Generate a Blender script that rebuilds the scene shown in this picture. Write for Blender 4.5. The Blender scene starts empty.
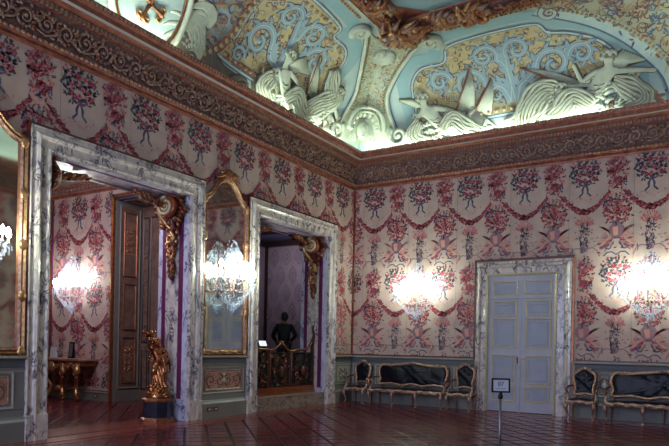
import bpy, bmesh, math, random
from mathutils import Vector, Matrix
from math import sin, cos, pi, radians, hypot, atan2, sqrt
R = random.Random(7)
SC = bpy.context.scene
COL = SC.collection

# ------------------------------------------------------------------ materials
def hexc(h):
    h = h.lstrip('#'); c = [int(h[i:i+2], 16)/255 for i in (0, 2, 4)]
    return tuple((x/12.92 if x <= .04045 else ((x+.055)/1.055)**2.4) for x in c) + (1,)

class N:
    def __init__(s, name):
        s.m = bpy.data.materials.new(name); s.m.use_nodes = True
        s.t = s.m.node_tree; s.n = s.t.nodes; s.b = s.n['Principled BSDF']
    def add(s, typ, **kw):
        n = s.n.new(typ)
        for k, v in kw.items():
            if k.startswith('i_'):
                n.inputs[k[2:].replace('_', ' ')].default_value = v
            else: setattr(n, k, v)
        return n
    def link(s, a, b): s.t.links.new(a, b)
    def coord(s, scale=(1, 1, 1), rot=(0, 0, 0)):
        g = s.add('ShaderNodeTexCoord'); m = s.add('ShaderNodeMapping')
        m.inputs['Scale'].default_value = scale; m.inputs['Rotation'].default_value = rot
        s.link(g.outputs['Object'], m.inputs['Vector']); return m.outputs['Vector']
    def ramp(s, fac, stops):
        r = s.add('ShaderNodeValToRGB'); e = r.color_ramp.elements
        while len(e) < len(stops): e.new(.5)
        for el, (p, c) in zip(e, stops): el.position = p; el.color = c
        s.link(fac, r.inputs['Fac']); return r.outputs['Color']
    def noise(s, vec, scale, detail=3, rough=.55, dist=0):
        n = s.add('ShaderNodeTexNoise'); n.inputs['Scale'].default_value = scale
        n.inputs['Detail'].default_value = detail; n.inputs['Roughness'].default_value = rough
        n.inputs['Distortion'].default_value = dist
        s.link(vec, n.inputs['Vector']); return n.outputs['Fac']
    def bump(s, h, strength=.3, dist=.01):
        b = s.add('ShaderNodeBump'); b.inputs['Strength'].default_value = strength; b.inputs['Distance'].default_value = dist
        s.link(h, b.inputs['Height']); s.link(b.outputs['Normal'], s.b.inputs['Normal'])
    def set(s, **kw):
        for k, v in kw.items(): s.b.inputs[k.replace('_', ' ')].default_value = v

def simple(name, c, c2=None, rough=.6, metal=0, scale=6, bump=0, bscale=40, spec=.5, coat=0):
    n = N(name); v = n.coord()
    c = hexc(c); c2 = hexc(c2) if c2 else c
    col = n.ramp(n.noise(v, scale), [(.3, c), (.7, c2)])
    n.link(col, n.b.inputs['Base Color'])
    n.set(Roughness=rough, Metallic=metal)
    n.b.inputs['Specular IOR Level'].default_value = spec
    n.b.inputs['Coat Weight'].default_value = coat
    if bump: n.bump(n.noise(v, bscale), bump)
    return n.m

def marble(name, base, tint, vein, scale=3.0, stretch=(1, 1, 1), thick=.05):
    n = N(name); v = n.coord(stretch)
    a = n.noise(v, scale, 6, .6, 1.2)
    m = n.add('ShaderNodeMath', operation='SUBTRACT'); n.link(a, m.inputs[0]); m.inputs[1].default_value = .5
    ab = n.add('ShaderNodeMath', operation='ABSOLUTE'); n.link(m.outputs[0], ab.inputs[0])
    veins = n.ramp(ab.outputs[0], [(0, (1, 1, 1, 1)), (thick*.35, (.8, .8, .8, 1)), (thick, (0, 0, 0, 1))])
    gate = n.ramp(n.noise(v, scale*.9, 2), [(.42, (0, 0, 0, 1)), (.58, (1, 1, 1, 1))])
    mul = n.add('ShaderNodeMath', operation='MULTIPLY'); n.link(veins, mul.inputs[0]); n.link(gate, mul.inputs[1])
    b = n.ramp(n.noise(v, scale*1.7, 4), [(.3, hexc(base)), (.72, hexc(tint))])
    mix = n.add('ShaderNodeMix', data_type='RGBA'); n.link(mul.outputs[0], mix.inputs['Factor'])
    n.link(b, mix.inputs['A']); mix.inputs['B'].default_value = hexc(vein)
    n.link(mix.outputs['Result'], n.b.inputs['Base Color'])
    n.set(Roughness=.28); n.b.inputs['Coat Weight'].default_value = .15
    return n.m

def emit(name, c, s):
    n = N(name); n.set(**{'Emission_Color': hexc(c), 'Emission_Strength': s}); n.b.inputs['Base Color'].default_value = hexc(c)
    return n.m

def floor_mat():
    n = N('parquet'); v = n.coord((1, 1, 1), (0, 0, radians(45)))
    def brick(vec, sc, w, h, off=.5, ms=.012):
        b = n.add('ShaderNodeTexBrick'); n.link(vec, b.inputs['Vector'])
        b.offset = off; b.inputs['Scale'].default_value = sc
        b.inputs['Brick Width'].default_value = w; b.inputs['Row Height'].default_value = h
        b.inputs['Mortar Size'].default_value = ms; b.inputs['Mortar Smooth'].default_value = .3
        b.inputs['Color1'].default_value = hexc('#622029'); b.inputs['Color2'].default_value = hexc('#9a464e'); b.inputs['Mortar'].default_value = hexc('#22080e')
        b.inputs['Bias'].default_value = -.2
        return b
    b1 = brick(v, 1, .54, .09)
    v2 = n.coord((1, 1, 1), (0, 0, radians(-45)))
    b2 = brick(v2, 1, .54, .09)
    ch = n.add('ShaderNodeTexChecker'); ch.inputs['Scale'].default_value = 1/.54; n.link(v, ch.inputs['Vector'])
    mix = n.add('ShaderNodeMix', data_type='RGBA'); n.link(ch.outputs['Fac'], mix.inputs['Factor'])
    n.link(b1.outputs['Color'], mix.inputs['A']); n.link(b2.outputs['Color'], mix.inputs['B'])
    # darker strapwork lattice between the squares
    lat = brick(v, 1, .54, .54, 0, .035)
    m2 = n.add('ShaderNodeMix', data_type='RGBA'); m2.inputs['Factor'].default_value = 0
    n.link(mix.outputs['Result'], m2.inputs['A']); m2.inputs['B'].default_value = hexc('#14040a')
    g = n.noise(n.coord((2, 14, 1), (0, 0, radians(45))), 3, 5)
    m3 = n.add('ShaderNodeMix', data_type='RGBA', blend_type='MULTIPLY'); m3.inputs['Factor'].default_value = .55
    n.link(m2.outputs['Result'], m3.inputs['A']); n.link(n.ramp(g, [(.25, (.35, .3, .3, 1)), (.7, (1, 1, 1, 1))]), m3.inputs['B'])
    n.link(m3.outputs['Result'], n.b.inputs['Base Color'])
    n.link(n.ramp(n.noise(v, 2.5, 4), [(.3, (.13, .13, .13, 1)), (.7, (.22, .22, .22, 1))]), n.b.inputs['Roughness'])
    n.b.inputs['Specular IOR Level'].default_value = .36
    return n.m

def mirror_mat():
    n = N('aged_mirror'); v = n.coord()
    n.link(n.ramp(n.noise(v, 1.6, 6, .65), [(.3, hexc('#d0d4c6')), (.75, hexc('#f4f6f2'))]), n.b.inputs['Base Color'])
    n.set(Metallic=1, Roughness=.045); return n.m

def crystal_mat():
    n = N('cut_crystal'); out = n.n['Material Output']
    n.b.inputs['Base Color'].default_value = hexc('#f2f6ff'); n.set(Roughness=.05)
    g = n.b
    tr = n.add('ShaderNodeBsdfTransparent'); tr.inputs[0].default_value = (.92, .95, 1, 1)
    tl = n.add('ShaderNodeBsdfTranslucent'); tl.inputs[0].default_value = (.9, .93, 1, 1)
    a = n.add('ShaderNodeMixShader'); a.inputs[0].default_value = .35; n.link(g.outputs[0], a.inputs[1]); n.link(tl.outputs[0], a.inputs[2])
    b = n.add('ShaderNodeMixShader'); b.inputs[0].default_value = .68; n.link(a.outputs[0], b.inputs[1]); n.link(tr.outputs[0], b.inputs[2])
    n.link(b.outputs[0], out.inputs['Surface']); return n.m

def glass_mat():
    n = N('window_glass'); out = n.n['Material Output']
    tr = n.add('ShaderNodeBsdfTransparent'); gl = n.add('ShaderNodeBsdfGlossy'); gl.inputs['Roughness'].default_value = .02
    fr = n.add('ShaderNodeFresnel'); mx = n.add('ShaderNodeMixShader')
    n.link(fr.outputs[0], mx.inputs[0]); n.link(tr.outputs[0], mx.inputs[1]); n.link(gl.outputs[0], mx.inputs[2])
    n.link(mx.outputs[0], out.inputs['Surface']); return n.m

M_ = dict(
    paper=simple('silk_wall_fabric', '#b49890', '#c1a69c', .75, scale=3, bump=.15, bscale=220),
    crim=simple('printed_crimson', '#8e3044', '#a43e4e', .75), pink=simple('printed_rose', '#b85464', '#c46670', .75),
    salm=simple('printed_salmon', '#cc8078', '#d49484', .75), leaf=simple('printed_leaf', '#46444e', '#5a5c5c', .75),
    blue=simple('printed_blue', '#50546e', '#666a84', .75), mauv=simple('printed_mauve', '#8a6472', '#9a7480', .75),
    seam=simple('fabric_seam', '#a2827c', '#a2827c', .8),
    marb=marble('violet_veined_marble', '#ddd0c2', '#b8a8ae', '#352a48', 5.2, (1, 1, .6), .06),
    marj=marble('lilac_marble', '#cfcadc', '#b4aec6', '#463c63', 3.6, (1, 1, .6), .045),
    purp=simple('porphyry_strip', '#5e1c48', '#6f2a58', .35),
    gilt=simple('dull_gilt', '#ae7450', '#7e4a34', .36, .7, 14, .3, 60),
    gold=simple('bright_gilt', '#dcae7c', '#a87850', .3, .8, 18, .25, 60),
    pgold=simple('pale_gilt', '#bc9888', '#7c564e', .42, .35, 16, .25, 70),
    corn=simple('cornice_red_gilt', '#a4604a', '#74403a', .45, .3, 9, .25, 60),
    frie=simple('frieze_ground', '#80605a', '#66484a', .6, .1, 9, .2, 50),
    scro=simple('frieze_gilding', '#ac8c78', '#86625a', .45, .35, 12, .3, 60),
    dado=simple('dado_paint', '#807c75', '#726f6c', .5, 0, 2), dadod=simple('dado_dark_paint', '#5a5b5e', '#505258', .5),  # dado greys, the darker one for grooves and the upper moulding
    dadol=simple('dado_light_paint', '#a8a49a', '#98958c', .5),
    pch=simple('arabesque_ground', '#c08d74', '#b0806c', .6), arab=simple('arabesque_scroll', '#5b4a48', '#6c5448', .5),
    door=simple('lilac_door_paint', '#b2b0be', '#a5a3b4', .42, 0, 3), doorp=simple('door_panel_paint', '#a0a1b4', '#9597ac', .42, 0, 3),
    leath=simple('black_leather', '#0c0c18', '#14121c', .33, 0, 5, .5, 9, .2, 0),
    wood=simple('dark_red_wood', '#6a2a1c', '#4a1a14', .35, 0, 8), crm=simple('cream_gilt', '#d0c0a2', '#bca684', .45, .15, 16), inlay=simple('dark_floor_inlay', '#2c1016', '#38161c', .45, spec=.08), redw=simple('polished_red_wood', '#8c4020', '#743218', .35, 0, 8), woodd=simple('dark_brown_wood', '#2e1a16', '#1d1010', .4, 0, 8),
    brown=simple('brown_marbled_wood', '#8a6c60', '#6a5048', .45, 0, 5),
    bron=simple('gilded_bronze', '#d09468', '#8a4c30', .25, .95, 6), black=simple('black_metal', '#0c0c10', '#141418', .35, .3),
    steel=simple('brushed_steel', '#8d8f98', '#7d7f88', .3, .8), navy=simple('dark_blue_marble', '#141628', '#20243c', .25),
    paperw=simple('printed_card', '#b9bec4', '#b0b6be', .6), ink=simple('grey_ink', '#565f70', '#565f70', .7),
    cove=simple('cove_fresco_blue', '#b6c2ba', '#a4b6b6', .85, 0, 1.2), skyb=simple('ceiling_panel_blue', '#8aabb0', '#9ab6b8', .85, 0, .8),
    yel=simple('fresco_ochre', '#cdbf92', '#c6b080', .85, 0, 3), blus=simple('fresco_scroll_blue', '#8ea4b0', '#a2b6bc', .85, 0, 3),
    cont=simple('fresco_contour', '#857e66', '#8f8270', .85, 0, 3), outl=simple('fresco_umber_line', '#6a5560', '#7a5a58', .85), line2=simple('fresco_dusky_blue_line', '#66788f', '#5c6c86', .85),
    stuc=simple('stucco', '#cdd0bc', '#b6bca8', .8, 0, 5, .3, 30), cgrd=simple('cartouche_ground', '#b8bca4', '#a9b09c', .85, 0, 6),
    rust=simple('fresco_rust', '#8d6058', '#a0705c', .85), ochd=simple('fresco_dark_ochre', '#a8906c', '#b59c76', .85),
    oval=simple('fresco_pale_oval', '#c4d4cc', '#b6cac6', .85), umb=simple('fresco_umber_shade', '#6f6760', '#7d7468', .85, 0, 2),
    plas=simple('plain_plaster', '#b4aaa8', '#a8a0a0', .8), dark=simple('dark_blue_soffit', '#3c3c58', '#48425e', .6),
    damask=simple('dull_lilac_damask', '#8c7c84', '#7c6c74', .7, 0, 3), damd=simple('damask_figure', '#7c6e78', '#70626c', .7),
    suit=simple('dark_suit', '#0e1018', '#141620', .8), skin=simple('skin', '#8a6450', '#7c5846', .6), hair=simple('dark_hair', '#120d0c', '#1a1210', .6),
    shirt=simple('white_shirt', '#b8bcc4', '#b0b4bc', .7),
    floor=floor_mat(), mirror=mirror_mat(), crys=crystal_mat(), glass=glass_mat(),
    flame=emit('candle_bulb', '#f4fff0', 60), lit=emit('lit_panel', '#e8f0ff', 1.1),
    candle=simple('ivory_candle', '#e8e6d8', '#e0dccc', .5), bord=simple('parquet_border', '#8a4238', '#733028', .22),
    stone=marble('threshold_marble', '#a89488', '#8b7670', '#3c2a30', 5, (1, 1, 1), .05),
)
# ------------------------------------------------------------------ mesh builder
class MB:
    def __init__(s): s.v = []; s.f = []; s.mi = []; s.sm = []; s.mats = []
    def mat(s, m):
        if m not in s.mats: s.mats.append(m)
        return s.mats.index(m)
    def quad(s, pts, m, smooth=False):
        k = len(s.v); s.v += [tuple(p) for p in pts]; s.f.append(tuple(range(k, k+len(pts)))); s.mi.append(s.mat(m)); s.sm.append(smooth)
    def grid(s, rows, m, smooth=True, closeu=False, closev=False):
        k = len(s.v); nr = len(rows); nc = len(rows[0])
        for r in rows: s.v += [tuple(p) for p in r]
        mi = s.mat(m)
        for i in range(nr if closev else nr-1):
            for j in range(nc if closeu else nc-1):
                a = k+i*nc+j; b = k+i*nc+(j+1) % nc; i2 = (i+1) % nr
                s.f.append((a, b, k+i2*nc+(j+1) % nc, k+i2*nc+j)); s.mi.append(mi); s.sm.append(smooth)
        return k
    def box(s, a, b, m, f=None):
        x0, y0, z0 = a; x1, y1, z1 = b
        p = [(x0, y0, z0), (x1, y0, z0), (x1, y1, z0), (x0, y1, z0), (x0, y0, z1), (x1, y0, z1), (x1, y1, z1), (x0, y1, z1)]
        if f: p = [f(*q) for q in p]
        k = len(s.v); s.v += [tuple(q) for q in p]; mi = s.mat(m)
        for q in ((0, 3, 2, 1), (4, 5, 6, 7), (0, 1, 5, 4), (1, 2, 6, 5), (2, 3, 7, 6), (3, 0, 4, 7)):
            s.f.append(tuple(k+i for i in q)); s.mi.append(mi); s.sm.append(False)
    def tube(s, pts, r, m, n=8, flat=1.0, up=None, cap=True, f=None):
        pts = [Vector(p) for p in pts]
        if f: pts = [Vector(f(*p)) for p in pts]
        if not isinstance(r, (list, tuple)): r = [r]*len(pts)
        if len(r) != len(pts): r = [r[0]+(r[-1]-r[0])*i/(len(pts)-1) for i in range(len(pts))] if len(r) == 2 else [r[int(i*(len(r)-1)/(len(pts)-1)+.5)] for i in range(len(pts))]
        rows = []; u = Vector(up) if up else None; pu = None
        for i, p in enumerate(pts):
            t = (pts[min(i+1, len(pts)-1)]-pts[max(i-1, 0)])
            if t.length < 1e-7: t = Vector((0, 0, 1))
            t.normalize()
            ref = u if u else (pu if pu else (Vector((0, 0, 1)) if abs(t.z) < .9 else Vector((1, 0, 0))))
            b = t.cross(ref)
            if b.length < 1e-4: b = t.cross(Vector((.3, .9, .2)))
            b.normalize(); c = b.cross(t).normalized(); pu = c
            rows.append([p+b*cos(2*pi*j/n)*r[i]+c*sin(2*pi*j/n)*r[i]*flat for j in range(n)])
        k = s.grid(rows, m, True, closeu=True)
        if cap:
            mi = s.mat(m)
            s.f.append(tuple(k+j for j in range(n))[::-1]); s.mi.append(mi); s.sm.append(False)
            e = k+(len(rows)-1)*n; s.f.append(tuple(e+j for j in range(n))); s.mi.append(mi); s.sm.append(False)
    def lathe(s, prof, m, c=(0, 0, 0), n=16, f=None, sx=1, sy=1, smooth=True):
        rows = []
        for r, z in prof:
            row = [(c[0]+r*cos(2*pi*j/n)*sx, c[1]+r*sin(2*pi*j/n)*sy, c[2]+z) for j in range(n)]
            rows.append([f(*q) for q in row] if f else row)
        k = s.grid(rows, m, smooth, closeu=True); mi = s.mat(m)
        s.f.append(tuple(k+j for j in range(n))[::-1]); s.mi.append(mi); s.sm.append(False)
        e = k+(len(rows)-1)*n; s.f.append(tuple(e+j for j in range(n))); s.mi.append(mi); s.sm.append(False)
    def ball(s, c, r, m, n=8, k=6, f=None):
        if not isinstance(r, (tuple, list)): r = (r, r, r)
        rows = []
        for i in range(k+1):
            a = -pi/2+pi*i/k; a = max(-pi/2+.02, min(pi/2-.02, a))
            row = [(c[0]+r[0]*cos(a)*cos(2*pi*j/n), c[1]+r[1]*cos(a)*sin(2*pi*j/n), c[2]+r[2]*sin(a)) for j in range(n)]
            rows.append([f(*q) for q in row] if f else row)
        s.grid(rows, m, True, closeu=True)
    def octa(s, c, rx, rz, m):
        x, y, z = c; k = len(s.v)
        s.v += [(x+rx, y, z), (x, y+rx, z), (x-rx, y, z), (x, y-rx, z), (x, y, z+rz*.6), (x, y, z-rz)]
        mi = s.mat(m)
        for a in range(4):
            s.f.append((k+a, k+(a+1) % 4, k+4)); s.f.append((k+(a+1) % 4, k+a, k+5)); s.mi += [mi, mi]; s.sm += [False, False]
    def prism(s, poly, z0, z1, m, f):
        lo = [f(p[0], p[1], z0) for p in poly]; hi = [f(p[0], p[1], z1) for p in poly]
        s.quad(hi, m); s.quad(lo[::-1], m)
        for i in range(len(poly)):
            j = (i+1) % len(poly); s.quad([lo[i], lo[j], hi[j], hi[i]], m)
    def remap(s, f):
        s.v = [tuple(f(*v)) for v in s.v]; return s
    def obj(s, name, parent=None, recalc=True, **tags):
        me = bpy.data.meshes.new(name); me.from_pydata(s.v, [], s.f)
        for m in s.mats: me.materials.append(M_[m])
        me.polygons.foreach_set('material_index', s.mi); me.polygons.foreach_set('use_smooth', s.sm)
        if recalc:
            bm = bmesh.new(); bm.from_mesh(me); bmesh.ops.recalc_face_normals(bm, faces=bm.faces); bm.to_mesh(me); bm.free()
        me.update()
        o = bpy.data.objects.new(name, me); COL.objects.link(o)
        if parent:
            o.parent = parent; o.matrix_parent_inverse = parent.matrix_world.inverted()
        for k, v in tags.items(): o[k] = v
        return o

def empty(name, loc, label, cat, group=None, rz=0):
    o = bpy.data.objects.new(name, None); COL.objects.link(o); o.empty_display_size = .1
    o.location = loc; o.rotation_euler = (0, 0, rz)
    o['label'] = label; o['category'] = cat
    if group: o['group'] = group
    return o
def lobj(mb, name, parent):            # mesh coordinates local to the parent
    o = mb.obj(name); o.parent = parent; return o
def copy_tree(o, parent=None):
    c = o.copy(); COL.objects.link(c)
    if parent: c.parent = parent
    for ch in list(o.children): copy_tree(ch, c)
    return c

def spline(pts, n=8, closed=False):
    P = [Vector(p) for p in pts]; out = []; L = len(P)
    for i in range(L if closed else L-1):
        a = P[(i-1) % L] if closed or i > 0 else P[0]; b = P[i % L]; c = P[(i+1) % L]
        d = P[(i+2) % L] if closed or i+2 < L else P[-1]
        for k in range(n):
            t = k/n; out.append(.5*((2*b)+(c-a)*t+(2*a-5*b+4*c-d)*t*t+(3*b-a-3*c+d)*t**3))
    if not closed: out.append(P[-1])
    return out
def spiral(cx, cy, r0, r1, a0, turns, n=28, z=0):
    return [(cx+(r0+(r1-r0)*i/n)*cos(a0+turns*2*pi*i/n), cy+(r0+(r1-r0)*i/n)*sin(a0+turns*2*pi*i/n), z) for i in range(n+1)]

# wall frames: (u along the wall, z, h out of the wall into the room)
def WL(u, z, h=0): return (h, u, z)
def WB(u, z, h=0): return (u, -h, z)
def WR(u, z, h=0): return (RX-h, u, z)
def WS(u, z, h=0): return (u, RY+h, z)
def W2(u, z, h=0): return (u, Y2-h, z)
RX, RY = 10.1, -20.0
ZC = 6.33          # top of the wall fabric
Y2 = -5.0          # back wall of the room behind door_1

# ------------------------------------------------------------------ printed fabric
TILE = 1.45; TH = 2.44
def make_tile():
    r = random.Random(3); T = []
    def poly(pts, m, ly): T.append((pts, m, ly))
    def rose(x, y, s, m='pink'):
        n = 7; a0 = r.random()*6
        poly([(x+s*(1+.18*r.uniform(-1, 1))*cos(a0+2*pi*i/n), y+s*(1+.18*r.uniform(-1, 1))*sin(a0+2*pi*i/n)) for i in range(n)], m, 3)
        m2 = {'crim': 'pink', 'pink': r.choice(['crim', 'salm']), 'salm': 'crim', 'mauv': 'pink'}[m]
        dx, dy = r.uniform(-.25, .25)*s, r.uniform(-.25, .25)*s
        poly([(x+dx+s*.5*cos(2*pi*i/5), y+dy+s*.42*sin(2*pi*i/5)) for i in range(5)], m2, 4)
    def leaf(x, y, L, a, w, m='leaf', ly=2):
        c, s = cos(a), sin(a)
        poly([(x, y), (x+c*L*.45-s*w, y+s*L*.45+c*w), (x+c*L, y+s*L), (x+c*L*.45+s*w, y+s*L*.45-c*w)], m, ly)
    def stroke(pts, w, m, ly=1):
        for i in range(len(pts)-1):
            (x0, y0), (x1, y1) = pts[i][:2], pts[i+1][:2]; d = hypot(x1-x0, y1-y0) or 1
            nx, ny = -(y1-y0)/d*w, (x1-x0)/d*w
            poly([(x0-nx, y0-ny), (x1-nx, y1-ny), (x1+nx, y1+ny), (x0+nx, y0+ny)], m, ly)
    def bouquet(cx, top, w, h, nr, nl, rm, lm):
        for _ in range(nl):
            a = r.random()*2*pi; q = sqrt(r.random()); x = cx+cos(a)*q*w/2; y = top-h*.45+sin(a)*q*h*.45
            leaf(x, y, r.uniform(.06, .12), r.random()*6.28, r.uniform(.014, .026), r.choice(lm))
        for _ in range(nr):
            a = r.random()*2*pi; q = sqrt(r.random()); x = cx+cos(a)*q*w*.46; y = top-h*.45+sin(a)*q*h*.42
            rose(x, y, r.uniform(.028, .055)*(1.15-.4*q), r.choice(rm))
        for _ in range(8):
            a = r.uniform(.3, 2.8); x = cx+cos(a)*w*.55; y = top-h*.42+sin(a)*h*.5
            stroke([(cx, top-h*.5), (x, y)], .004, lm[0], 0); rose(x, y, .022, rm[0])
    for s in (-.5, .5):      # blue-stemmed posies with ribbon bows, halved between two tiles
        if s > 0: break
    X = .5*TILE
    for _c in (X,):
        bouquet(X, -.04, .68, .74, 24, 190, ['crim', 'pink', 'pink'], ['leaf', 'blue', 'leaf'])
        for sg in (-1, 1):
            stroke([(X, -.62), (X+sg*.1, -.56), (X+sg*.15, -.63), (X+sg*.05, -.68), (X, -.64)], .02, 'blue')
            stroke([(X, -.66), (X+sg*.07, -.78), (X+sg*.05, -.86), (X+sg*.14, -.95)], .02, 'blue')
            stroke([(X, -.5), (X+sg*.05, -.82)], .01, 'leaf')
        stroke([(X, -.0), (X, -.1)], .015, 'crim')
    bouquet(0, -.03, .52, .90, 66, 90, ['pink', 'crim', 'pink', 'salm'], ['leaf', 'mauv', 'blue'])
    for sg in (-1, 1):       # swags of roses and the pink ribbon at their peaks
        stroke([(x, y) for x, y, _ in spiral(sg*.13, -.92, .03, .085, 1.2 if sg > 0 else 1.9, sg*.8, 12)], .014, 'salm')
        stroke([(0, -.86), (sg*.08, -.82), (sg*.2, -.84)], .016, 'salm')
        stroke([(sg*.1, -.95), (sg*.16, -1.06), (sg*.12, -1.14)], .012, 'pink')
        for i in range(17):
            t = i/16; x = sg*(.17+t*(X-.17)); y = -.90-.42*sin(t*pi/2)
            th = .036+.034*t
            rose(x, y+r.uniform(-1, 1)*.03, th, r.choice(['crim', 'pink', 'crim']))
            rose(x+.02*r.uniform(-1, 1), y+r.uniform(-1, 1)*th*1.3, .03, r.choice(['crim', 'salm', 'mauv']))
            leaf(x, y+r.uniform(-.05, .05), .08, r.random()*6.28, .018, r.choice(['leaf', 'mauv']), 1)
    # vase of flowers
    bouquet(0, -1.0, .66, .74, 74, 130, ['pink', 'crim', 'salm', 'pink'], ['leaf', 'leaf', 'blue'])
    poly([(-.07, -1.62), (.07, -1.62), (.16, -1.74), (.17, -1.86), (.07, -2.0), (-.07, -2.0), (-.17, -1.86), (-.16, -1.74)], 'mauv', 1)
    poly([(-.10, -1.75), (.02, -1.72), (.03, -1.93), (-.06, -1.95)], 'salm', 2)
    poly([(-.12, -2.02), (.12, -2.02), (.06, -1.98), (-.06, -1.98)], 'blue', 2)
    for sg in (-1, 1):
        stroke([(x, y) for x, y, _ in spiral(sg*.2, -1.98, .12, .03, pi/2, -sg*1.1, 16)], .018, 'salm')
        stroke([(x, y) for x, y, _ in spiral(sg*.17, -2.19, .1, .02, pi/2, -sg*1.2, 16)], .016, 'blue')
        for k in range(6):
            leaf(sg*(.12+.02*k), -1.93+.03*k, .2, pi/2-sg*(.4+.16*k), .026, r.choice(['pink', 'salm', 'mauv']))
            leaf(sg*(.16+.03*k), -2.0-.02*k, .16, pi/2-sg*(.9+.2*k), .024, r.choice(['mauv', 'salm', 'salm', 'blue']))
            leaf(sg*(.05+.04*k), -2.06-.03*k, .17, -pi/2+sg*(.4+.25*k), .03, r.choice(['salm', 'mauv', 'blue']))
        for k in range(8): rose(sg*(.1+.035*k), -2.05-.03*k+.05*r.random(), .038, r.choice(['pink', 'salm', 'mauv']))
    # plume ornament under the swags
    for k in range(17):
        a = pi/2+(k-8)*.14; L = .30-.012*abs(k-8)
        for q in (.35, .6, .85): leaf(X+cos(a)*L*q, -1.72+sin(a)*L*q, .1, a+r.uniform(-.2, .2), .011, r.choice(['pink', 'salm', 'pink']))
    for _ in range(110):
        t = r.random(); y = -1.65-.68*t; w = .05+.07*sin(t*pi)
        leaf(X+r.uniform(-w, w), y, r.uniform(.05, .1), r.uniform(.6, 2.5), .014, r.choice(['blue', 'leaf', 'blue', 'mauv']))
    for k in range(6): rose(X+r.uniform(-.06, .06), -1.8-.08*k, .024, 'mauv')
    for sg in (-1, 1):      # scrolled arches that carry the tiers
        stroke([(sg*x, y) for x, y in ((.0, -2.4), (.1, -2.33), (.2, -2.34), (.28, -2.42))], .014, 'blue')
        stroke([(X+sg*x, y) for x, y in ((.36, -2.42), (.3, -2.28), (.2, -2.2), (.08, -2.22), (.04, -2.3))], .012, 'mauv')
        for k in range(9): leaf(sg*(.1+.05*k)+r.uniform(-.03, .03), -2.2-.02*k+r.uniform(-.05, .05), .1, r.random()*6.28, .016, r.choice(['salm', 'mauv', 'blue', 'leaf']), 1)
        for k in range(10): leaf(X+sg*r.uniform(.12, .34), -1.45-r.uniform(0, .8), .09, r.random()*6.28, .014, r.choice(['salm', 'mauv', 'leaf']), 1)
        for k in range(8): leaf(X+sg*r.uniform(.05, .3), -.95-r.uniform(0, .12), .07, r.random()*6.28, .012, r.choice(['salm', 'mauv']), 1)
    return T
TILES = make_tile()
def fabric(mb, f, u0, u1, z0, z1, phase, holes, seams=True, every=1):
    """print of the silk: tiers of bouquets, swags and vases on the wall frame f"""
    for tier in range(3):
        ztop = ZC-tier*TH+ (0 if z1 > 6 else (z1-ZC))
        ph = phase+(TILE/2 if tier % 2 else 0)
        k0 = math.floor((u0-ph)/TILE)-1; k1 = math.ceil((u1-ph)/TILE)+1
        for k in range(k0, k1+1):
            c = ph+k*TILE
            for pts, m, ly in TILES:
                q = [(c+x, ztop+y) for x, y in pts]
                cu = sum(p[0] for p in q)/len(q); cz = sum(p[1] for p in q)/len(q)
                if not(u0+.03 < cu < u1-.03 and z0+.03 < cz < z1-.03): continue
                if any(a < cu < b and cc < cz < d for a, b, cc, d in holes): continue
                mb.quad([f(a, b, .003+.0012*ly) for a, b in q], m)
    if seams:
        k = math.floor((u0-phase)/TILE)
        while phase+k*TILE/1 < u1:
            u = phase+(k+.25)*TILE
            if u0 < u < u1:
                zz = [z0]+sorted(sum([[h[2], h[3]] for h in holes if h[0] < u < h[1]], []))+[z1]
                if len(zz) == 2: mb.quad([f(u-.006, z0, .002), f(u+.006, z0, .002), f(u+.006, z1, .002), f(u-.006, z1, .002)], 'seam')
                else:
                    a = max(h[3] for h in holes if h[0] < u < h[1])
                    mb.quad([f(u-.006, a, .002), f(u+.006, a, .002), f(u+.006, z1, .002), f(u-.006, z1, .002)], 'seam')
            k += 1

# ------------------------------------------------------------------ shell
D1 = (-9.93, -6.75, 4.67)      # door_1 opening: y0, y1, height
D2 = (-4.52, -1.42, 4.67)      # door_2 opening
DW = .36                       # width of the marble surrounds
TK = .88                       # wall thickness
DB = (4.12, 5.87, 3.56)        # back door opening

fl = MB(); fl.quad([(-13, RY-.5, 0), (RX+.5, RY-.5, 0), (RX+.5, .5, 0), (-13, .5, 0)], 'floor'); fl.box((-13, RY-.5, -.2), (RX+.5, .5, -.004), 'woodd')
for k in range(-60, 80):              # dark inlaid strapwork running diagonally across the boards
    for sg in (-1, 1):
        c0 = k*.56; n_ = .032
        P0 = []                       # line y = sg*x + c0 clipped to the room
        for x in (.72, RX-.1):
            P0.append([x, sg*x+c0-9])
        (x0, y0), (x1, y1) = P0
        lo, hi = RY+.1, -.80
        def cl(x, y):
            if y < lo: x += (lo-y)*sg; y = lo
            if y > hi: x += (hi-y)*sg; y = hi
            return x, y
        x0, y0 = cl(x0, y0); x1, y1 = cl(x1, y1)
        if not (.70 <= x0 <= RX and .70 <= x1 <= RX) or x1-x0 < .1: continue
        fl.quad([(x0-n_, y0, .0012), (x0+n_, y0, .0012), (x1+n_, y1, .0012), (x1-n_, y1, .0012)], 'inlay')
for k in range(-30, 45):
    for sg in (-1, 1):
        y0 = -20+k*.56; x0, x1 = -9.0, -1.0; ya, yb = y0+8, y0+8+sg*8
        a_ = [(x0+q*.25, ya+sg*q*.25) for q in range(33)]
        for (xa, y_a), (xb, y_b) in zip(a_, a_[1:]):
            if -12 < y_a < -5.1 and -12 < y_b < -5.1: fl.quad([(xa-.032, y_a, .0012), (xa+.032, y_a, .0012), (xb+.032, y_b, .0012), (xb-.032, y_b, .0012)], 'inlay')
fl.obj('floor', kind='structure')
bd = MB()
for a, b, c, d in ((.05, -19.9, .45, -.1), (.62, -19.9, .70, -.7), ): bd.box((a, b, .001), (c, d, .005), 'bord')
bd.box((.05, -.42, .001), (10, -.06, .006), 'bord'); bd.box((.62, -.78, .001), (10, -.70, .005), 'bord')
bd.box((-.86, D1[0], .001), (-.06, D1[1], .005), 'bord')
bd.obj('trim_1', kind='structure', label='parquet border boards')

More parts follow.
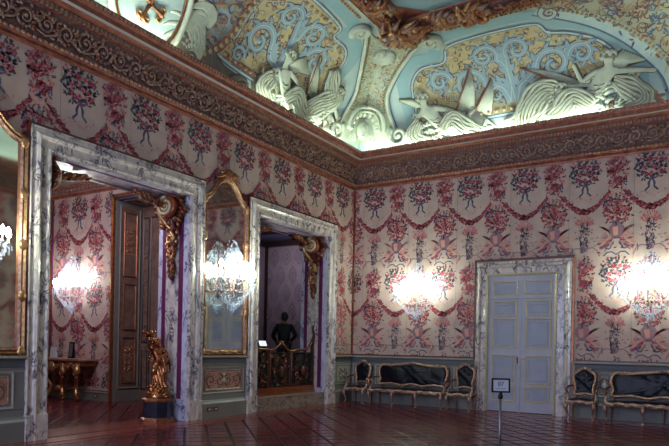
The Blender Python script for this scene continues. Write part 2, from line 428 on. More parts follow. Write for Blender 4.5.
w = MB()
y0 = RY
for a, b, c, d in ((RY-.3, D1[0], 0, 7.2), (D1[0], D1[1], D1[2], 7.2), (D1[1], D2[0], 0, 7.2), (D2[0], D2[1], D2[2], 7.2), (D2[1], .3, 0, 7.2)):
    w.box((-TK, a, c), (0, b, d), 'paper')
holesL = [(D1[0]-DW-.05, D1[1]+DW+.05, -1, D1[2]+DW+.07), (D2[0]-DW-.05, D2[1]+DW+.05, -1, D2[2]+DW+.07)]
fabric(w, WL, -13.5, 0, 1.36, ZC, -8.66, holesL)
w.obj('wall_left', kind='structure', recalc=False)
w = MB()
w.box((-.3, 0, 0), (DB[0], .4, 7.2), 'paper'); w.box((DB[1], 0, 0), (RX+.3, .4, 7.2), 'paper'); w.box((DB[0], 0, DB[2]), (DB[1], .4, 7.2), 'paper')
fabric(w, WB, 0, RX, 1.36, ZC, 1.42, [(DB[0]-.36, DB[1]+.5, -1, 3.98)])
w.obj('wall_back', kind='structure', recalc=False)
w = MB(); w.box((RX, RY-.3, 0), (RX+.3, .3, 7.2), 'paper'); fabric(w, WR, -12, 0, 1.36, ZC, -3.6, [], False)
w.obj('wall_right', kind='structure', recalc=False)
w = MB()
WIN = [(.9, 2.9), (4.1, 6.1), (7.3, 9.3)]; wz = (.9, 5.2)
xs = [-.3]+[v for p in WIN for v in p]+[RX+.3]
for i in range(0, len(xs), 2): w.box((xs[i], RY-.4, 0), (xs[i+1], RY, 7.2), 'paper')
for a, b in WIN: w.box((a, RY-.4, 0), (b, RY, wz[0]), 'paper'); w.box((a, RY-.4, wz[1]), (b, RY, 7.2), 'paper')
w.obj('wall_rear', kind='structure')
for i, (a, b) in enumerate(WIN):
    f = MB(); t = .08
    for p, q in (((a, wz[0]), (a+t, wz[1])), ((b-t, wz[0]), (b, wz[1])), ((a, wz[0]), (b, wz[0]+t)), ((a, wz[1]-t), (b, wz[1])), (((a+b)/2-.03, wz[0]), ((a+b)/2+.03, wz[1])), ((a, 2.3), (b, 2.36)), ((a, 3.8), (b, 3.86))):
        f.box((p[0], RY-.25, p[1]), (q[0], RY-.17, q[1]), 'door')
    fo = f.obj('window_%d' % (i+1), kind='structure')
    g = MB(); g.quad([(a, RY-.21, wz[0]), (b, RY-.21, wz[0]), (b, RY-.21, wz[1]), (a, RY-.21, wz[1])], 'glass'); g.obj('window_glass', fo, kind='structure')

# ceiling: cove and flat panel
CD, CRD, CZ, CRZ = .12, 2.25, 7.0, 2.2
NA = 240; _th = [pi/2*i/NA for i in range(NA+1)]
_d = [CD+CRD*(1-cos(t)) for t in _th]; _z = [CZ+CRZ*sin(t) for t in _th]
_a = [0]
for i in range(NA): _a.append(_a[-1]+hypot(_d[i+1]-_d[i], _z[i+1]-_z[i]))
def cv(a):
    a = max(0, a)
    if a >= _a[-1]: return pi/2, _d[-1]+(a-_a[-1]), _z[-1]
    lo, hi = 0, NA
    while hi-lo > 1:
        m = (lo+hi)//2
        if _a[m] <= a: lo = m
        else: hi = m
    q = (a-_a[lo])/(_a[hi]-_a[lo])
    return _th[lo]+(_th[hi]-_th[lo])*q, _d[lo]+(_d[hi]-_d[lo])*q, _z[lo]+(_z[hi]-_z[lo])*q
def cove(side, u, a, h=0):
    t, d, z = cv(a); tx, tz = CRD*sin(t), CRZ*cos(t); L = hypot(tx, tz)
    d += h*tz/L; z -= h*tx/L
    if side == 'B': return (u, -d, z)
    return (d, -u, z)
c = MB(); NS = 26
for (ax, ay), (bx, by) in (((0, 0), (RX, 0)), ((RX, 0), (RX, RY)), ((RX, RY), (0, RY)), ((0, RY), (0, 0))):
    rows = []
    for i in range(NS+1):
        t = pi/2*i/NS; d = CD+CRD*(1-cos(t)); z = CZ+CRZ*sin(t)
        ins = lambda x, y: (d if x == 0 else RX-d, -d if y == 0 else RY+d, z)
        p, q = Vector(ins(ax, ay)), Vector(ins(bx, by)); rows.append([p, q])
    c.grid(rows, 'cove')
dd = CD+CRD
c.quad([(dd, -dd, CZ+CRZ), (RX-dd, -dd, CZ+CRZ), (RX-dd, RY+dd, CZ+CRZ), (dd, RY+dd, CZ+CRZ)], 'skyb')
c.box((-.9, RY-.4, CZ+CRZ+.05), (RX+.3, .4, CZ+CRZ+.3), 'plas')
for q in (((-.9, RY-.4), (-.7, .4)), ((RX+.2, RY-.4), (RX+.4, .4)), ((-.9, .2), (RX+.4, .4)), ((-.9, RY-.4), (RX+.4, RY-.2))):
    c.box((q[0][0], q[0][1], 7.2), (q[1][0], q[1][1], CZ+CRZ+.1), 'plas')
CEIL = c.obj('ceiling', kind='structure', recalc=False)

# ------------------------------------------------------------------ cornice
PROF = [(0, 6.26), (.045, 6.26), (.055, 6.30), (.03, 6.325), (.03, 6.34), (.075, 6.36), (.095, 6.40), (.075, 6.44), (.05, 6.46), (.055, 6.6), (.09, 6.76), (.15, 6.88), (.17, 6.885), (.17, 6.90), (.2, 6.905), (.2, 6.99), (.25, 7.0), (.27, 7.03), (.33, 7.05), (.37, 7.08), (.39, 7.12), (.44, 7.135), (.45, 7.15), (.47, 7.165), (.49, 7.24), (.43, 7.24), (.42, 7.05), (0, 7.05)]
def cornice(name, f, L0, L1, m0, m1, vis, label, flip=False):
    """f(u, z, h); mitred at the ends named by m0 / m1 (+1: inset by depth)"""
    mb = MB(); zone = lambda z: 'frie' if 6.455 < z < 6.885 else 'corn'
    for i in range(len(PROF)-1):
        (d0, z0), (d1, z1) = PROF[i], PROF[i+1]
        mb.quad([f(L0+m0*d0, z0, d0), f(L1-m1*d0, z0, d0), f(L1-m1*d1, z1, d1), f(L0+m0*d1, z1, d1)], zone((z0+z1)/2) if i < 26 else 'plas')
    o = mb.obj(name, kind='structure', label=label)
    a, b = vis; dn = MB(); eg = MB(); sc = MB(); lf = MB()
    u = a+.25
    while u < b-.22:
        dn.box((u, .195, 6.915), (u+.055, .245, 6.985), 'scro', lambda x, d, z: f(x, z, d)); u += .085
    u = a+.5
    while u < b-.46:
        eg.ball((u, 7.205, .478), (.032, .034, .022), 'scro', 6, 4, f); u += .085
    u = a+.3
    while u < b-.3:
        eg.ball((u, 7.085, .375), (.018, .014, .012), 'scro', 5, 3, f); u += .055
    u = a+.06
    k = 0
    while u < b-.06:                       # leaf row below the frieze and bead on the fillet
        lf.ball((u, 6.40, .09), (.04, .032, .022), 'pgold', 6, 4, f)
        lf.ball((u+.045, 6.43, .07), (.016, .03, .02), 'frie', 5, 4, f)
        u += .095
    def FH(z): return .05+.10*max(0, (z-6.5)/.38)**1.5
    r = random.Random(5); u = a+.4; k = 0
    while u < b-.25:                       # running acanthus scrolls with rosettes
        sg = 1 if k % 2 else -1; zc = 6.665
        mat = 'pgold' if k % 4 == 0 else 'scro'
        P = [(x, z, FH(z)+.018) for x, z, _ in spiral(u, zc+sg*.01, .155, .025, pi/2*sg, 1.45*(1 if sg > 0 else -1), 22)]
        sc.tube(P, (.024, .014), mat, 6, f=f)
        sc.ball((u, zc, FH(zc)+.03), (.035, .035, .03), 'pgold', 6, 4, f)
        sc.tube([(u-.17, zc-sg*.13, FH(zc)+.012), (u-.02, zc-sg*.17, FH(zc)+.02), (u+.17, zc-sg*.09, FH(zc)+.02), (u+.25, zc+sg*.06, FH(zc)+.02)], (.012, .024), mat, 6, f=f)
        for q in range(24):
            an = r.random()*6.28; rr = r.uniform(.1, .19); x = u+rr*cos(an); z = max(6.49, min(6.85, zc+rr*sin(an)))
            x2 = x+.07*cos(an+.8); z2 = max(6.48, min(6.86, z+.07*sin(an+.8)))
            sc.tube([(x, z, FH(z)+.01), ((x+x2)/2, (z+z2)/2, FH(z)+.045), (x2, z2, FH(z2)+.012)], (.014, .026, .008), r.choice(['scro', 'scro', 'scro', 'corn', 'frie', 'pgold']), 5, f=f)
        u += .36; k += 1
    dn.obj('dentil_band', o); eg.obj('egg_moulding', o); lf.obj('leaf_moulding', o); sc.obj('frieze_scrollwork', o)
    return o
cornice('trim_2', WL, RY, 0, 1, 1, (-13, 0), 'gilded cornice above the long wall with two doorways')
cornice('trim_3', WB, 0, RX, 1, 1, (0, RX), 'gilded cornice above the wall with the white door')
cornice('trim_4', WR, RY, 0, 1, 1, (-9, -4), 'gilded cornice above the side wall')
cornice('trim_5', WS, 0, RX, 1, 1, (4, 6), 'gilded cornice above the window wall')

def strip(mb, f, pts, w, h, m, h0=0):
    """flat-backed rectangular batten along pts (u,z)"""
    for i in range(len(pts)-1):
        (u0, z0), (u1, z1) = pts[i], pts[i+1]
        a, b = min(u0, u1), max(u0, u1); c_, d = min(z0, z1), max(z0, z1)
        mb.box((a-w/2, c_-w/2, h0), (b+w/2, d+w/2, h0+h), m, f)
def molding(mb, f, x0, z0, x1, z1, w, h, m, h0=0):
    """mitred picture-frame moulding"""
    pr = [(0, 0), (0, h*.6), (w*.3, h), (w*.6, h*.7), (w, h*.35), (w, 0)]
    for i in range(len(pr)-1):
        (a, ha), (b, hb) = pr[i], pr[i+1]
        A = [(x0+a, z0+a), (x1-a, z0+a), (x1-a, z1-a), (x0+a, z1-a)]; B = [(x0+b, z0+b), (x1-b, z0+b), (x1-b, z1-b), (x0+b, z1-b)]
        for k in range(4):
            j = (k+1) % 4; mb.quad([f(*A[k], h0+ha), f(*A[j], h0+ha), f(*B[j], h0+hb), f(*B[k], h0+hb)], m)
# gilt fillets edging the fabric
g = MB()
strip(g, WL, [(-.03, 1.4), (-.03, 6.28)], .035, .03, 'gilt'); strip(g, WB, [(.03, 1.4), (.03, 6.28)], .03, .03, 'corn')
strip(g, WL, [(-13, 1.385), (D1[0]-DW-.05, 1.385)], .035, .03, 'gilt'); strip(g, WL, [(D1[1]+DW+.04, 1.385), (D2[0]-DW-.04, 1.385)], .035, .03, 'gilt'); strip(g, WL, [(D2[1]+DW+.04, 1.385), (-.02, 1.385)], .035, .03, 'gilt')
strip(g, WB, [(.02, 1.385), (DB[0]-.34, 1.385)], .035, .03, 'wood'); strip(g, WB, [(DB[1]+.5, 1.385), (RX, 1.385)], .035, .03, 'wood')
g.obj('trim_6', kind='structure', label='gilt fillets edging the flowered fabric')

# ------------------------------------------------------------------ dado
def dado(name, f, u0, u1, panels, label):
    m = MB(); n = MB()
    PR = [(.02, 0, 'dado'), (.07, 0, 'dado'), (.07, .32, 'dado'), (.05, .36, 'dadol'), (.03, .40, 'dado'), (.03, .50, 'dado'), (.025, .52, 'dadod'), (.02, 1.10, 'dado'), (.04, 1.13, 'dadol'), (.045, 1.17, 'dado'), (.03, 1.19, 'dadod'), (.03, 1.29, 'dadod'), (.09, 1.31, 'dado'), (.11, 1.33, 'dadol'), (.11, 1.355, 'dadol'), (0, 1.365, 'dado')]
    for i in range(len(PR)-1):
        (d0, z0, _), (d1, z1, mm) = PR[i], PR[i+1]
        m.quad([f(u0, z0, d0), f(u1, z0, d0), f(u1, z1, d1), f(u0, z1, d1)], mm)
    o = m.obj(name, kind='structure', label=label)
    for a, b, peach in panels:
        molding(n, f, a-.08, .53, b+.08, 1.11, .035, .02, 'dadol', .02)
        molding(n, f, a, .6, b, 1.04, .03, .018, 'pgold' if peach else 'dadol', .022)
        n.quad([f(a, .6, .024), f(b, .6, .024), f(b, 1.04, .024), f(a, 1.04, .024)], 'pch' if peach else 'dadol')
        c_ = (a+b)/2; L = (b-a)/2-.05
        nn = max(1, round(L/.3)); st = L/nn
        for sg in (-1, 1):
            for k in range(nn):
                cu = c_+sg*(st*(k+.5))
                n.tube([(x, z, .034) for x, z, _ in spiral(cu, .82, .15, .02, (-pi/2 if k % 2 else pi/2), sg*1.3, 20)], (.014, .009), 'arab', 5, f=f)
                n.tube([(x, z, .034) for x, z, _ in spiral(cu+sg*.02, .82, .16, .1, (pi/2 if k % 2 else -pi/2), -sg*.6, 12)], (.012, .006), 'rust', 5, f=f)
                for q in range(7):
                    an = q*.9; n.ball((cu+.13*cos(an), .82+.15*sin(an), .03), (.022, .014, .012), 'arab' if q % 2 else 'rust', 5, 3, f)
        n.ball((c_, .82, .03), (.045, .085, .02), 'stuc', 8, 5, f); n.ball((c_, .93, .03), (.03, .03, .015), 'stuc', 6, 4, f)
    n.obj('dado_panel', o)
    return o
dado('baseboard_left', WL, -13, D1[0]-DW, [(-12.0, -10.55, True)], 'grey panelled dado left of the near doorway')
dado('baseboard_pier', WL, D1[1]+DW, D2[0]-DW, [(-6.24, -5.04, True)], 'grey panelled dado under the mirror between the doorways')
dado('baseboard_corner', WL, D2[1]+DW, 0, [(-.85, -.2, False)], 'grey panelled dado beside the room corner')
dado('baseboard_back', WB, 0, DB[0]-.32, [(.15, .45, False), (.9, 3.1, False), (3.3, 3.6, False)], 'grey panelled dado behind the settee')
dado('baseboard_right', WB, DB[1]+.47, RX, [(6.5, 6.7, False), (6.95, 7.1, False), (7.35, 9.5, False)], 'grey panelled dado right of the white door')

# ------------------------------------------------------------------ marble door surrounds
def surround(name, f, u0, u1, zt, W, label):
    m = MB(); s = W/.36
    pr = [(0, -.03), (0, .075), (.03*s, .085), (.06*s, .06), (.17*s, .06), (.185*s, .1), (.225*s, .12), (.26*s, .1), (.275*s, .075), (.335*s, .075), (.345*s, .095), (.36*s, .095), (.36*s, -.02)]
    for i in range(len(pr)-1):
        (a, ha), (b, hb) = pr[i], pr[i+1]
        A = [(u0-a, 0), (u0-a, zt+a), (u1+a, zt+a), (u1+a, 0)]; B = [(u0-b, 0), (u0-b, zt+b), (u1+b, zt+b), (u1+b, 0)]
        for k in range(3): m.quad([f(*A[k], ha), f(*A[k+1], ha), f(*B[k+1], hb), f(*B[k], hb)], 'marb')
    for k, (a, b) in enumerate(((u0-W, u0), (u1, u1+W))):
        m.box((a-.012, 0, 0), (b+.012 if k else b, .42, .11), 'marb', f)
    o = m.obj(name, kind='structure', label=label)
    t = MB()
    strip(t, f, [(u0-W-.02, 1.36), (u0-W-.02, zt+W+.02)], .045, .06, 'wood'); strip(t, f, [(u1+W+.02, 1.36), (u1+W+.02, zt+W+.02)], .045, .06, 'wood')
    strip(t, f, [(u0-W-.02, zt+W+.02), (u1+W+.02, zt+W+.02)], .045, .07, 'wood')
    t.obj('wood_fillet', o)
    return o
d1 = surround('door_1', WL, D1[0], D1[1], D1[2], DW, 'veined marble surround of the near doorway')
d2 = surround('door_2', WL, D2[0], D2[1], D2[2], DW, 'veined marble surround of the doorway with the carved screen')
def jamb(par, y, sgn, zt):
    """reveal lining; sgn -1 faces -y"""
    m = MB(); f = lambda x, z, h: (x, y+sgn*h, z)
    m.quad([f(-TK, 0, .004), f(-.0, 0, .004), f(-.0, zt, .004), f(-TK, zt, .004)], 'marj')
    for a, b in ((-.76, -.64), (-.27, -.15)): m.box((a, .45, .004), (b, zt-.25, .012), 'purp', f)
    m.box((-.64, .45, .004), (-.27, zt-.3, .018), 'marb', f)
    m.box((-.80, 0, 0), (-.06, .42, .02), 'marj', f)
    m.obj('reveal_lining', par)
def soffit(par, a, b, z):
    m = MB(); m.box((-TK, a, z-.012), (-.0, b, z-.002), 'marj'); m.box((-.76, a+.2, z-.022), (-.70, b-.2, z-.01), 'purp'); m.box((-.22, a+.2, z-.022), (-.16, b-.2, z-.01), 'purp')
    m.obj('soffit_lining', par)
for par, D in ((d1, D1), (d2, D2)):
    jamb(par, D[1], -1, D[2]); jamb(par, D[0], 1, D[2]); soffit(par, D[0], D[1], D[2])

# ------------------------------------------------------------------ white double door
m = MB()
f = WB
s_ = [(0, -.05), (0, .06), (.02, .08), (.045, .06), (.05, .03), (.18, .03), (.2, .07), (.235, .1), (.26, .08), (.275, .06), (.32, .06), (.32, -.02)]
for i in range(len(s_)-1):
    (a, ha), (b, hb) = s_[i], s_[i+1]
    u0, u1, zt = DB[0]+.03, DB[1]-.03, DB[2]-.03
    A = [(u0-a, 0), (u0-a, zt+a*1.15), (u1+a*1.25, zt+a*1.15), (u1+a*1.25, 0)]; B = [(u0-b, 0), (u0-b, zt+b*1.15), (u1+b*1.25, zt+b*1.15), (u1+b*1.25, 0)]
    for k in range(3): m.quad([f(*A[k], ha), f(*A[k+1], ha), f(*B[k+1], hb), f(*B[k], hb)], 'crm' if i < 4 else 'marb')
d3 = m.obj('door_3', kind='structure', label='white panelled double door in a veined marble surround')
t = MB(); strip(t, f, [(DB[0]-.33, 1.36), (DB[0]-.33, 3.95)], .04, .05, 'wood'); strip(t, f, [(DB[1]+.41, 1.36), (DB[1]+.41, 3.95)], .05, .05, 'gilt'); strip(t, f, [(DB[0]-.33, 3.95), (DB[1]+.41, 3.95)], .045, .06, 'wood'); t.obj('wood_fillet', d3)
mid = (DB[0]+DB[1])/2
rows = [(.30, .66), (.76, 1.46), (1.68, 2.40), (2.50, 2.86), (3.03, 3.38)]
for k, (a, b) in enumerate(((DB[0]+.02, mid-.004), (mid+.004, DB[1]-.02))):
    m = MB(); m.box((a, .02, -.06), (b, 2.93, -.02), 'door', f)
    for z0, z1 in rows[:4]:
        x0, x1 = a+.14, b-.11
        m.box((x0, z0, -.022), (x1, z1, -.016), 'doorp', f)
        molding(m, f, x0-.02, z0-.02, x1+.02, z1+.02, .04, .022, 'crm', -.02)
        molding(m, f, x0+.075, z0+.07, x1-.075, z1-.07, .02, .014, 'door', -.016)
    o = m.obj('door_leaf', d3)
    if k == 0: hb = MB(); hb.box((b-.075, 1.27, -.02), (b-.045, 1.43, -.005), 'wood', f); hb.obj('lock_plate', o)
    else:
        hb = MB(); hb.box((a+.02, 1.30, -.02), (a+.045, 1.42, -.005), 'gold', f); hb.tube([(a+.033, 1.38, -.01), (a+.033, 1.38, .04), (a+.14, 1.38, .045)], .011, 'gold', 8, f=f); hb.obj('door_handle', o)
m = MB(); m.box((DB[0]+.02, 2.94, -.06), (DB[1]-.02, 3.56, -.015), 'door', f)
for a, b in ((DB[0]+.16, mid-.1), (mid+.1, DB[1]-.13)):
    m.box((a, 3.05, -.018), (b, 3.37, -.012), 'doorp', f); molding(m, f, a-.02, 3.03, b+.02, 3.39, .04, .022, 'crm', -.016)
m.obj('transom_panel', d3)
m = MB(); strip(m, f, [(mid, .02), (mid, 2.93)], .03, .02, 'door', -.02); m.obj('meeting_bead', d3)
m = MB(); m.quad([(DB[0]-.1, .35, 0), (DB[1]+.1, .35, 0), (DB[1]+.1, .35, 3.7), (DB[0]-.1, .35, 3.7)], 'woodd'); m.obj('door_backing', d3)

# ------------------------------------------------------------------ pier mirrors
def mirror(yc, label):
    e = empty('pier_mirror', (0, yc, 1.37), label, 'mirror', 'gilt pier mirrors')
    fl_ = lambda u, z, h: (h, u, z-1.37)
    hw = .725
    def outline(k):      # k inset
        P = [(-hw+k, 1.38+k), (hw-k, 1.38+k), (hw-k, 4.66)]
        right = [(hw-k, 4.80-k), (hw*.90-k*.8, 4.82-k), (hw*.76-k*.4, 4.86-k), (hw*.60-k*.3, 4.98-k), (hw*.42, 5.14-k), (hw*.22, 5.26-k), (0, 5.30-k)]
        left = [(-x, z) for x, z in right[::-1][1:]]
        return P+right+left+[(-hw+k, 4.66)]
    O = outline(0)
    for nm, prof in (('frame', [(0, .0), (0, .05), (.02, .085), (.045, .06), (.07, .075), (.095, .05), (.115, .03)]),):
        m = MB(); rws = [[fl_(u, z, h) for u, z in outline(k)] for k, h in prof]
        mt = ['gilt', 'gold', 'gold', 'gilt', 'pgold', 'gilt']
        for i in range(len(rws)-1): m.grid([rws[i], rws[i+1]], mt[i], False, closeu=True)
        for z in (1.42, 2.3, 3.1, 3.9, 4.7):
            for s in (-1, 1):
                m.ball((s*(hw-.05), z, .07), (.05, .10, .035), 'gold', 8, 5, fl_)
        for u in (-.3, 0, .3): m.ball((u, 1.44, .07), (.12, .04, .03), 'gold', 8, 5, fl_)
        lobj(m, 'frame', e)
    m = MB(); m.quad([fl_(u, z, .028) for u, z in outline(.11)], 'mirror'); lobj(m, 'mirror_glass', e)
    m = MB(); r = random.Random(2)      # carved cresting
    m.ball((0, 5.34, .08), (.10, .12, .06), 'gilt', 10, 6, fl_)
    for s in (-1, 1):
        m.tube([(s*.02, 5.28, .09), (s*.14, 5.33, .1), (s*.25, 5.26, .08), (s*.36, 5.24, .07)], (.05, .02), 'gilt', 7, f=fl_)
        m.tube(spiral(0, 0, .08, .015, pi/2, s*1.2, 16), .016, 'gilt', 6, f=lambda x, z, h: fl_(s*.1+x, 5.38+z, .08))
        for q in range(7): m.tube([(s*.03*q, 5.34, .09), (s*.05*q, 5.44-.012*q, .11), (s*.06*q, 5.5-.035*q, .07)], (.024, .008), 'wood' if q % 2 else 'gilt', 5, f=fl_)
    for q in range(14): m.ball((r.uniform(-.2, .2), 5.28+r.random()*.14, .1), .028, 'gilt', 6, 4, fl_)
    lobj(m, 'carved_crest', e)
    return e
mir = mirror(-5.665, 'tall gilt-framed pier mirror between the two marble doorways')
mir2 = copy_tree(mir); mir2.location = (0, -11.32, 1.37); mir2.scale = (1, 1.38, 1); mir2['label'] = 'gilt-framed mirror on the near side of the near doorway, cut by the picture edge'

# ------------------------------------------------------------------ crystal sconces
def sconce_proto(label):
    e = empty('crystal_sconce', (0, 0, 3.15), label, 'wall light', 'crystal wall lights')
    r = random.Random(11)      # local: x along the wall, -y out of the wall, z from the candle line
    m = MB(); m.lathe([(.02, -.45), (.05, -.42), (.03, -.3), (.06, -.2), (.03, -.1), (.05, 0), (.02, .1), (.04, .3), (.015, .5), (.03, .55), (.01, .62)], 'pgold', (0, -.14, 0), 10)
    m.ball((0, -.02, .1), (.12, .02, .22), 'pgold', 10, 6); m.tube([(0, -.02, .1), (0, -.14, .1)], .02, 'pgold')
    lobj(m, 'stem', e)
    tiers = [(9, .64, .36, -.02), (7, .42, .26, .16)]
    arms = MB(); allp = []
    for n, rx, ry, z in tiers:
        for i in range(n):
            a = pi*(i+.5)/n; x, y = rx*cos(a), -.12-ry*sin(a)
            allp.append((x, y, z))
            arms.tube(spline([(0, -.14, z-.22), (x*.4, -.12-ry*sin(a)*.4, z-.30), (x*.85, -.12-ry*sin(a)*.85, z-.22), (x, y, z-.05)], 5), .009, 'pgold', 5)
    lobj(arms, 'arms', e)
    for x, y, z in allp:
        c_ = MB(); c_.lathe([(.008, -.08), (.045, -.055), (.05, -.045), (.014, -.04), (.013, .05), (.011, .055)], 'candle', (x, y, z), 8); co = lobj(c_, 'candle', e)
        b = MB(); b.lathe([(.012, .05), (.034, .08), (.042, .11), (.028, .16), (.006, .20)], 'flame', (x, y, z), 8); bo = lobj(b, 'bulb', e); bo.parent = co
    cr = MB()
    for x, y, z in allp:                     # drops round every candle dish
        for k in range(7):
            a = 2*pi*k/7
            cr.octa((x+.05*cos(a), y+.05*sin(a), z-.10), .011, .045, 'crys')
            if k % 2: cr.octa((x+.05*cos(a), y+.05*sin(a), z-.18), .013, .05, 'crys')
    lobj(cr, 'dish_drops', e)
    for s in range(18):                      # swagged bead strands between arms and crown
        g = MB(); a = pi*(s+.5)/18
        for (x0, y0, z0), (x1, y1, z1), sag in (((.13*cos(a), -.14-.08*sin(a), .62), (.40*cos(a), -.12-.25*sin(a), .2), -.05), ((.44*cos(a), -.12-.27*sin(a), .1), (.66*cos(a), -.12-.38*sin(a), -.06), -.08), ((.64*cos(a), -.12-.37*sin(a), -.12), (.06*cos(a), -.15, -.62), -.10)):
            for k in range(15):
                t = k/14; z = z0+(z1-z0)*t+sag*4*t*(1-t)
                g.octa((x0+(x1-x0)*t+r.uniform(-.01, .01), y0+(y1-y0)*t, z), .013, .019, 'crys')
        lobj(g, 'bead_strand', e)
    sp = MB()                                # crown sprays and basket fringe
    for k in range(90):
        a = pi*r.random(); q = r.random(); rad = .34*(1-q)**.6+.03; z = .25+.56*q
        sp.octa((rad*cos(a)*r.uniform(.7, 1.1), -.12-rad*.7*sin(a), z), r.uniform(.012, .024), r.uniform(.03, .055), 'crys')
    for k in range(12):
        a = pi*k/11
        sp.tube(spline([(.04*cos(a), -.14, .3), (.2*cos(a), -.14-.12*sin(a), .55), (.27*cos(a), -.14-.16*sin(a), .48)], 5), (.008, .004), 'crys', 5)
    lobj(sp, 'crown_sprays', e)
    fr = MB()
    for k in range(190):
        a = pi*r.random(); q = r.random()
        rad = .66*(1-q)**.7; z = -.1-.62*q
        fr.octa((rad*cos(a), -.12-rad*.6*sin(a), z+r.uniform(-.04, .04)), r.uniform(.010, .02), r.uniform(.03, .06), 'crys')
    fr.ball((0, -.15, -.74), .055, 'crys', 10, 8); fr.octa((0, -.15, -.84), .02, .05, 'crys')
    lobj(fr, 'drop_basket', e)
    return e
sc1 = sconce_proto('crystal wall light with electric candles above the settee nearest the room corner')
sc1.location = (2.14, -.03, 3.15)
def sconce(loc, rz, label):
    c_ = copy_tree(sc1); c_.location = loc; c_.rotation_euler = (0, 0, rz); c_['label'] = label
    return c_
SCN = [((2.14, -.03, 3.15), 0)]
for loc, rz, lb in (((7.96, -.03, 3.10), 0, 'crystal wall light with electric candles to the right of the white door'),
                    ((.10, -5.665, 3.08), pi/2, 'crystal wall light hanging in front of the pier mirror between the doorways'),
                    ((.10, -11.38, 3.1), pi/2, 'crystal wall light on the mirror at the picture edge, only its outer arms in view'),
                    ((-6.08, Y2-.03, 3.16), 0, 'crystal wall light above the gilt console table in the room beyond the near doorway')):
    sconce(loc, rz, lb); SCN.append((loc, rz))

# ------------------------------------------------------------------ lamps
def point(loc, e, col=(1, .97, .86), r=.12):
    l = bpy.data.lights.new('lamp', 'POINT'); l.energy = e; l.color = col; l.shadow_soft_size = r
    o = bpy.data.objects.new('lamp', l); COL.objects.link(o); o.location = loc
def area(loc, rot, sx, sy, e, col):
    l = bpy.data.lights.new('area', 'AREA'); l.shape = 'RECTANGLE'; l.size = sx; l.size_y = sy; l.energy = e; l.color = col
    o = bpy.data.objects.new('area', l); COL.objects.link(o); o.location = loc; o.rotation_euler = rot
    return o
K_SC, K_CV, K_WIN = 130, 15, 380
for (x, y, z), rz in SCN:
    for s in (-.42, 0, .42):
        if x < -1: point((x+s, y-.42, z+.14), K_SC*.18, (.93, .92, 1))
        elif rz: point((x+.42-.15*abs(s), y+s, z+.14), K_SC/3, (.8, 1, .8))
        else: point((x+s, y-.42+.15*abs(s), z+.14), K_SC/3, (.76, 1, .74) if x > 0 else (.93, .92, 1))
def aim(o, d): o.rotation_euler = Vector(d).to_track_quat('-Z', 'Y').to_euler()
CG = (.80, 1, .84)
for u0, u1, k in ((.5, 2.2, 1), (2.3, 5.7, 1), (5.8, 7.0, 1), (8.6, 9.6, .8)):
    o = area(((u0+u1)/2, -.33, 7.17), (0, 0, 0), u1-u0, .05, K_CV*(u1-u0)*k, CG)
    o.rotation_euler = (radians(180-38), 0, 0)
for u0, u1, k in ((.5, 2.7, 1), (3.8, 5.1, 1), (7.4, 9.4, 1.1), (10, 12, .8), (13, 19, .7)):
    o = area((.33, -(u0+u1)/2, 7.17), (0, 0, 0), .05, u1-u0, K_CV*(u1-u0)*k, CG)
    o.rotation_euler = (0, radians(180+38), 0)
o = area((RX-.33, -9, 7.17), (0, 0, 0), .05, 16, K_CV*10, CG); o.rotation_euler = (0, radians(180-38), 0)
for a, b in WIN:
    o = area(((a+b)/2, RY-.3, 3.05), (radians(90), 0, 0), 1.9, 4.2, K_WIN, (.58, .68, 1))
o = area((-2.2, -8.6, 5.6), (0, 0, 0), 2.5, 2.5, 170, (.88, .85, 1)); aim(o, (-.75, 1, -.8))  # added unseen fill light, brightens the room beyond and its embrasure
o = area((-2.5, -.6, 4.8), (0, 0, 0), 1.6, .6, 26, (.9, .84, 1)); aim(o, (-.15, 1, -1.1))  # added unseen fill light, brightens the wall behind the standing person

# ------------------------------------------------------------------ world, camera
wd = bpy.data.worlds.new('world'); SC.world = wd; wd.use_nodes = True
wd.node_tree.nodes['Background'].inputs[0].default_value = (.5, .6, .9, 1); wd.node_tree.nodes['Background'].inputs[1].default_value = .3
cam = bpy.data.cameras.new('camera'); co = bpy.data.objects.new('camera', cam); COL.objects.link(co)
cam.sensor_width = 36; cam.lens = 36*624.769/669; cam.shift_y = 123.823/669; cam.clip_end = 100
yaw, roll = radians(31.852), radians(1.174)
F = Vector((-sin(yaw), cos(yaw), 0)); Rt = Vector((cos(yaw), sin(yaw), 0)); U = Rt.cross(F)
R2 = Rt*cos(roll)+U*sin(roll); U2 = -Rt*sin(roll)+U*cos(roll)
co.matrix_world = Matrix(((R2.x, U2.x, -F.x, 9.409), (R2.y, U2.y, -F.y, -16.115), (R2.z, U2.z, -F.z, 1.6), (0, 0, 0, 1)))
SC.camera = co
vs = SC.view_settings; vs.view_transform = 'Standard'; vs.look = 'None'; vs.exposure = -0.1; vs.gamma = 1; vs.use_curve_mapping = False
SC.cycles.use_denoising = True; SC.cycles.max_bounces = 8; SC.cycles.diffuse_bounces = 4; SC.cycles.transparent_max_bounces = 24
SC.cycles.sample_clamp_indirect = 6; SC.cycles.caustics_reflective = False; SC.cycles.caustics_refractive = False
